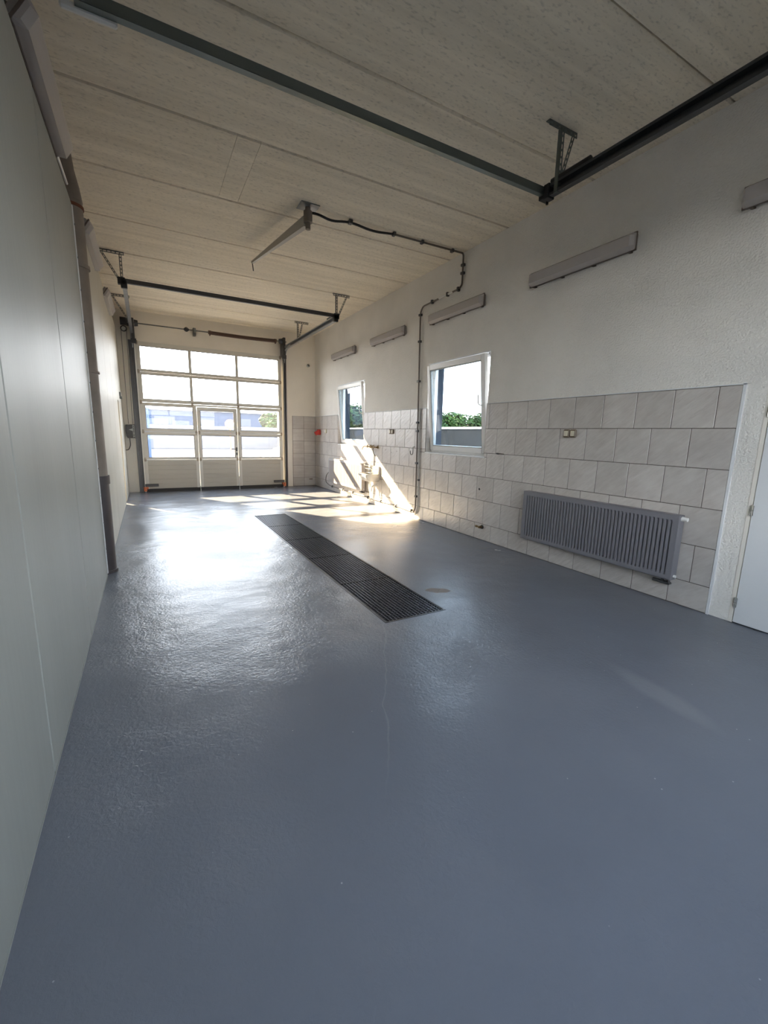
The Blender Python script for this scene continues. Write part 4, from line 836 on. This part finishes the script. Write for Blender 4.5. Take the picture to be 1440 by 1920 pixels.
q = G(); q.box(xw-0.016, 6.335, 0.70, W-0.008, 6.37, 0.73, 0.004); part(t, 'pipe_clip', q, 'dark_plastic')
t = thing('floor_cable', 'dark cable run along the foot of the tiles to the pale radiator', 'cable', (W, 8.5, 0.1))
q = G(); q.tube(fillet([(xw, 6.47, 0.105), (xw, 7.10, 0.125), (xw, 8.4, 0.118), (xw, 9.6, 0.115), (xw, 10.60, 0.125), (xw-0.03, 10.85, 0.20), (xw-0.03, 10.82, 0.38), (xw, 10.62, 0.53)], 0.15), 0.010, 8); part(t, 'cable', q, 'conduit_dark')
for yy in (6.56, 7.12, 7.75, 8.35, 9.15, 9.75, 10.45):
    q = G(); q.box(xw-0.018, yy-0.018, 0.095, W-0.003, yy+0.018, 0.15, 0.005); part(t, 'cable_clip', q, 'dark_plastic')
# ceiling boom with its cable
t = thing('hose_boom', 'tapered swivelling hose boom hanging from the concrete ceiling', 'boom', (2.31, 5.38, H))
q = G(); q.box(2.20, 5.28, H-0.012, 2.43, 5.48, H-0.0005, 0.003); part(t, 'ceiling_plate', q, 'galvanised')
q = G(); q.cyl((2.31, 5.38, H-0.012), (2.31, 5.38, H-0.06), 0.032, n=16); q.cyl((2.31, 5.38, H-0.055), (2.31, 5.38, H-0.175), 0.052, n=20); q.cyl((2.31, 5.38, H-0.175), (2.31, 5.38, H-0.25), 0.03, n=14); part(t, 'pivot', q, 'pipe_brown')
A, B_ = Vector((2.30, 5.42, H-0.15)), Vector((1.985, 6.93, H-0.195))
d = (B_-A).normalized(); sdv = d.cross(Vector((0, 0, 1))).normalized()
def bq(p, w_, h_): return [p+sdv*w_*a+Vector((0, 0, 1))*h_*b for a, b in ((-1, -1), (1, -1), (1, 1), (-1, 1))]
q = G(); q.loft([bq(A, 0.032, 0.058), bq(B_, 0.016, 0.014)]); part(t, 'arm', q, 'conduit_grey')
q = G(); q.tube([B_+Vector((0, 0, 0.01)), B_+Vector((0.012, -0.01, -0.115))], 0.008, 8); part(t, 'hose_hook', q, 'dull_galvanised')
q = G(); q.tube(fillet([(2.37, 5.385, H-0.055), (2.45, 5.40, H-0.045), (2.62, 5.405, H-0.075), (2.875, 5.405, H-0.025), (3.20, 5.41, H-0.06), (3.50, 5.41, H-0.022)], 0.25), 0.015, 8); part(t, 'rubber_hose', q, 'black_rubber')
q = G(); q.box(2.85, 5.375, H-0.05, 2.90, 5.435, H-0.001, 0.005); part(t, 'hose_clip', q, 'dark_plastic')

# ================================================================== DRAIN GRATINGS
mw = (DY1-DY0)/5
q = G(); a0, a1, b0, b1 = 0.008, DX1-DX0-0.008, 0.004, mw-0.004
for r0 in ((a0, b0, a0+0.006, b1), (a1-0.006, b0, a1, b1), (a0, b0, a1, b0+0.006), (a0, b1-0.006, a1, b1)): q.box(r0[0], r0[1], -0.03, r0[2], r0[3], 0.0)
rim_m = q.mesh('rim')
q = G(); nb = 17
for k in range(1, nb): x = a0+(a1-a0)*k/nb; q.box(x-0.0026, b0+0.004, -0.03, x+0.0026, b1-0.004, -0.001)
bb = q.mesh('bearing_bars')
q = G(); nb = 27
for k in range(1, nb): y = b0+(b1-b0)*k/nb; q.box(a0+0.004, y-0.0016, -0.022, a1-0.004, y+0.0016, -0.002)
cb = q.mesh('cross_bars')
for k, lab in enumerate(('steel drain grating nearest the viewer', 'second drain grating from the viewer', 'middle drain grating of the five', 'fourth drain grating, next to the farthest', 'farthest drain grating, at the edge of the sun patches')):
    t = thing('drain_grating', lab, 'grating', (DX0, DY0+k*mw, 0.0), 'drain gratings in the floor')
    put('rim', rim_m, 'black_iron', t); put('bearing_bars', bb, 'grating_steel', t, kind='stuff'); put('cross_bars', cb, 'grating_steel', t, kind='stuff')

# ================================================================== OUTSIDE
g = G(); g.box(-80, -60, -0.5, 90, 140, -0.06)
ground = struct('ground', g, 'yard_concrete', 'pale sunlit concrete yard outside the door', 'ground')
def yard_wall(label, x0, y0, x1, y1, m):
    t = thing('yard_wall', label, 'wall', ((x0+x1)/2, (y0+y1)/2, -0.06))
    q = G(); q.box(x0, y0, -0.06, x1, y1, 1.84); part(t, 'wall_body', q, m)
    q = G(); q.box(x0-0.05, y0-0.05, 1.84, x1+0.05, y1+0.05, 1.92); part(t, 'coping', q, 'coping_white')
yard_wall('dark yard wall with white coping seen through the side windows', 12.9, -12, 13.15, 42, 'dark_fence')
yard_wall('yard wall with white coping seen through the glazed door', -30, 42.1, 13.15, 42.35, 'pale_wall')
def hall(label, x0, y0, x1, y1, h_, m, nb):
    t = thing('hall_building', label, 'building', ((x0+x1)/2, (y0+y1)/2, -0.06))
    q = G(); q.box(x0, y0, -0.06, x1, y1, h_); part(t, 'walls', q, m)
    q = G(); q.box(x0-0.2, y0-0.2, h_, x1+0.2, y1+0.2, h_+0.25); part(t, 'roof_edge', q, 'coping_white')
    for k in range(nb):
        xa = x0+(x1-x0)*(k+0.25)/nb; xb = x0+(x1-x0)*(k+0.75)/nb
        q = G(); q.box(xa, y0-0.04, h_*0.55, xb, y0+0.02, h_*0.8); part(t, 'window', q, 'grey_blue_cladding')
hall('long low blue-grey hall beyond the yard wall', -14, 62, 24, 74, 4.0, 'blue_cladding', 8)
t = thing('storage_container', 'blue storage container at the left of the door glass', 'container', (-2.4, 26, -0.06))
q = G(); q.box(-5.4, 24.8, -0.06, 0.62, 27.2, 2.5); part(t, 'body', q, 'container_blue')
q = G(); q.box(-5.45, 24.75, 2.5, 0.66, 27.25, 2.58); part(t, 'roof', q, 'container_blue')
for k in range(18):
    q = G(); q.box(-5.25+k*0.33, 24.74, 0.1, -5.08+k*0.33, 24.81, 2.4, 0.02); part(t, 'rib', q, 'container_blue')
t = thing('house', 'low house with red roof behind the trees', 'house', (50, 52, 0))
q = G(); q.box(46, 46, -0.06, 56, 58, 2.3); part(t, 'walls', q, 'yard_concrete')
q = G(); q.prism([(45.4, 2.3), (56.6, 2.3), (51, 4.4)], lambda a, b: (a, 45.5, b), lambda a, b: (a, 58.5, b)); part(t, 'roof', q, 'roof_tile_red')
t = thing('road_sign', 'round orange sign on a post seen through the wicket glass', 'sign', (6.3, 36, -0.06))
q = G(); q.cyl((6.3, 36, -0.06), (6.3, 36, 2.3), 0.05, n=10); part(t, 'post', q, 'sign_orange')
q = G(); q.cyl((6.3, 35.94, 2.05), (6.3, 35.90, 2.05), 0.38, n=28); part(t, 'plate', q, 'sign_orange')
q = G(); q.tube([(6.3+0.26*math.cos(a), 35.89, 2.05+0.26*math.sin(a)) for a in [i*math.pi/12 for i in range(25)]], 0.03, 6); q.bar((6.12, 35.89, 1.87), (6.48, 35.89, 2.23), 0.05, 0.03, (0, 1, 0)); part(t, 'ring_mark', q, 'coping_white')
t = thing('sand_heap', 'pale heap of sand low in the right door glass', 'sand', (5.9, 20, -0.06))
q = G(); rings = []
for r in range(6):
    k = 1-r/5.0; rings.append([(5.95+1.5*k*math.cos(a)*(1+0.12*math.sin(3*a+r)), 20+1.3*k*math.sin(a), -0.08+0.95*(1-k**1.3)+(0.03*math.sin(5*a) if 0 < k < 1 else 0)) for a in [i*2*math.pi/20 for i in range(20)]])
q.loft(rings, smooth=True); part(t, 'heap', q, 'sand')

def leafy_crown(rx, rz, n, seed, lf):
    rnd = random.Random(seed); q = G(); lobes = []
    for k in range(9):
        a = rnd.uniform(0, 2*math.pi); e = rnd.uniform(-0.35, 0.9); lobes.append((Vector((math.cos(a)*rx*0.55*math.cos(e), math.sin(a)*rx*0.55*math.cos(e), rz*0.5*math.sin(e)+rz*0.1)), rnd.uniform(0.38, 0.58)))
    for i in range(n):
        c, sc = lobes[i % 9]
        v = Vector((rnd.gauss(0, 1), rnd.gauss(0, 1), rnd.gauss(0, 1))).normalized(); rr = rnd.uniform(0.75, 1.0)
        p = c + Vector((v.x*rx*sc, v.y*rx*sc, v.z*rz*sc))*rr
        nn = (v + Vector((rnd.uniform(-.7, .7), rnd.uniform(-.7, .7), rnd.uniform(-.3, .8)))).normalized(); a = nn.orthogonal().normalized(); b = nn.cross(a); s_ = lf*rnd.uniform(0.6, 1.2)
        q.add([p-a*s_, p+b*s_*0.6, p+a*s_, p-b*s_*0.6], [(0, 1, 2, 3)])
    return q.mesh('crown')
CR = [leafy_crown(3.0, 3.4, 2600, 11+k, 0.26) for k in range(3)]
TR = G().tube([(0, 0, 0), (0.05, 0, 1.2), (-0.04, 0.05, 2.6)], [0.2, 0.15, 0.1], 8).mesh('trunk')
spots = [(27.5, 38.5, 0.95), (30.5, 37.5, 0.98), (33.5, 36.5, 0.96), (36.5, 36.0, 0.93), (39.5, 35.0, 0.90), (24.0, 40.5, 0.94), (21.5, 45.5, 1.10), (18.8, 46.5, 1.15), (25.0, 50, 1.25), (14.5, 52, 1.0), (29.0, 44.0, 1.02)]
tl = ['dark crown at the left of the nearer window view', 'broad bright crown left of centre in the nearer window', 'crown in the middle of the nearer window view', 'bright crown right of centre in the nearer window',
      'small crown at the right edge of the nearer window', 'bright tree hidden at the left jamb of the nearer window', 'dark tall tree filling the farther window', 'bright tree at the left of the farther window',
      'tallest dark tree behind the row, between the windows', 'lone tree over the yard wall in the right door glass', 'back row tree behind the nearer window crowns']
for k, (x, y, s_) in enumerate(spots):
    t = thing('tree', 'leafy green tree, ' + tl[k], 'tree', (x, y, -0.06), 'trees beyond the yard wall')
    z = 2.75*s_
    c = put('crown', CR[k % 3], 'leaf_green' if k % 2 else 'leaf_dark', t, (0, 0, 2.35*s_), (0, 0, k*1.3)); c.scale = (s_*0.85, s_*0.85, s_*0.62); c['kind'] = 'stuff'
    put('trunk', TR, 'bark', t)
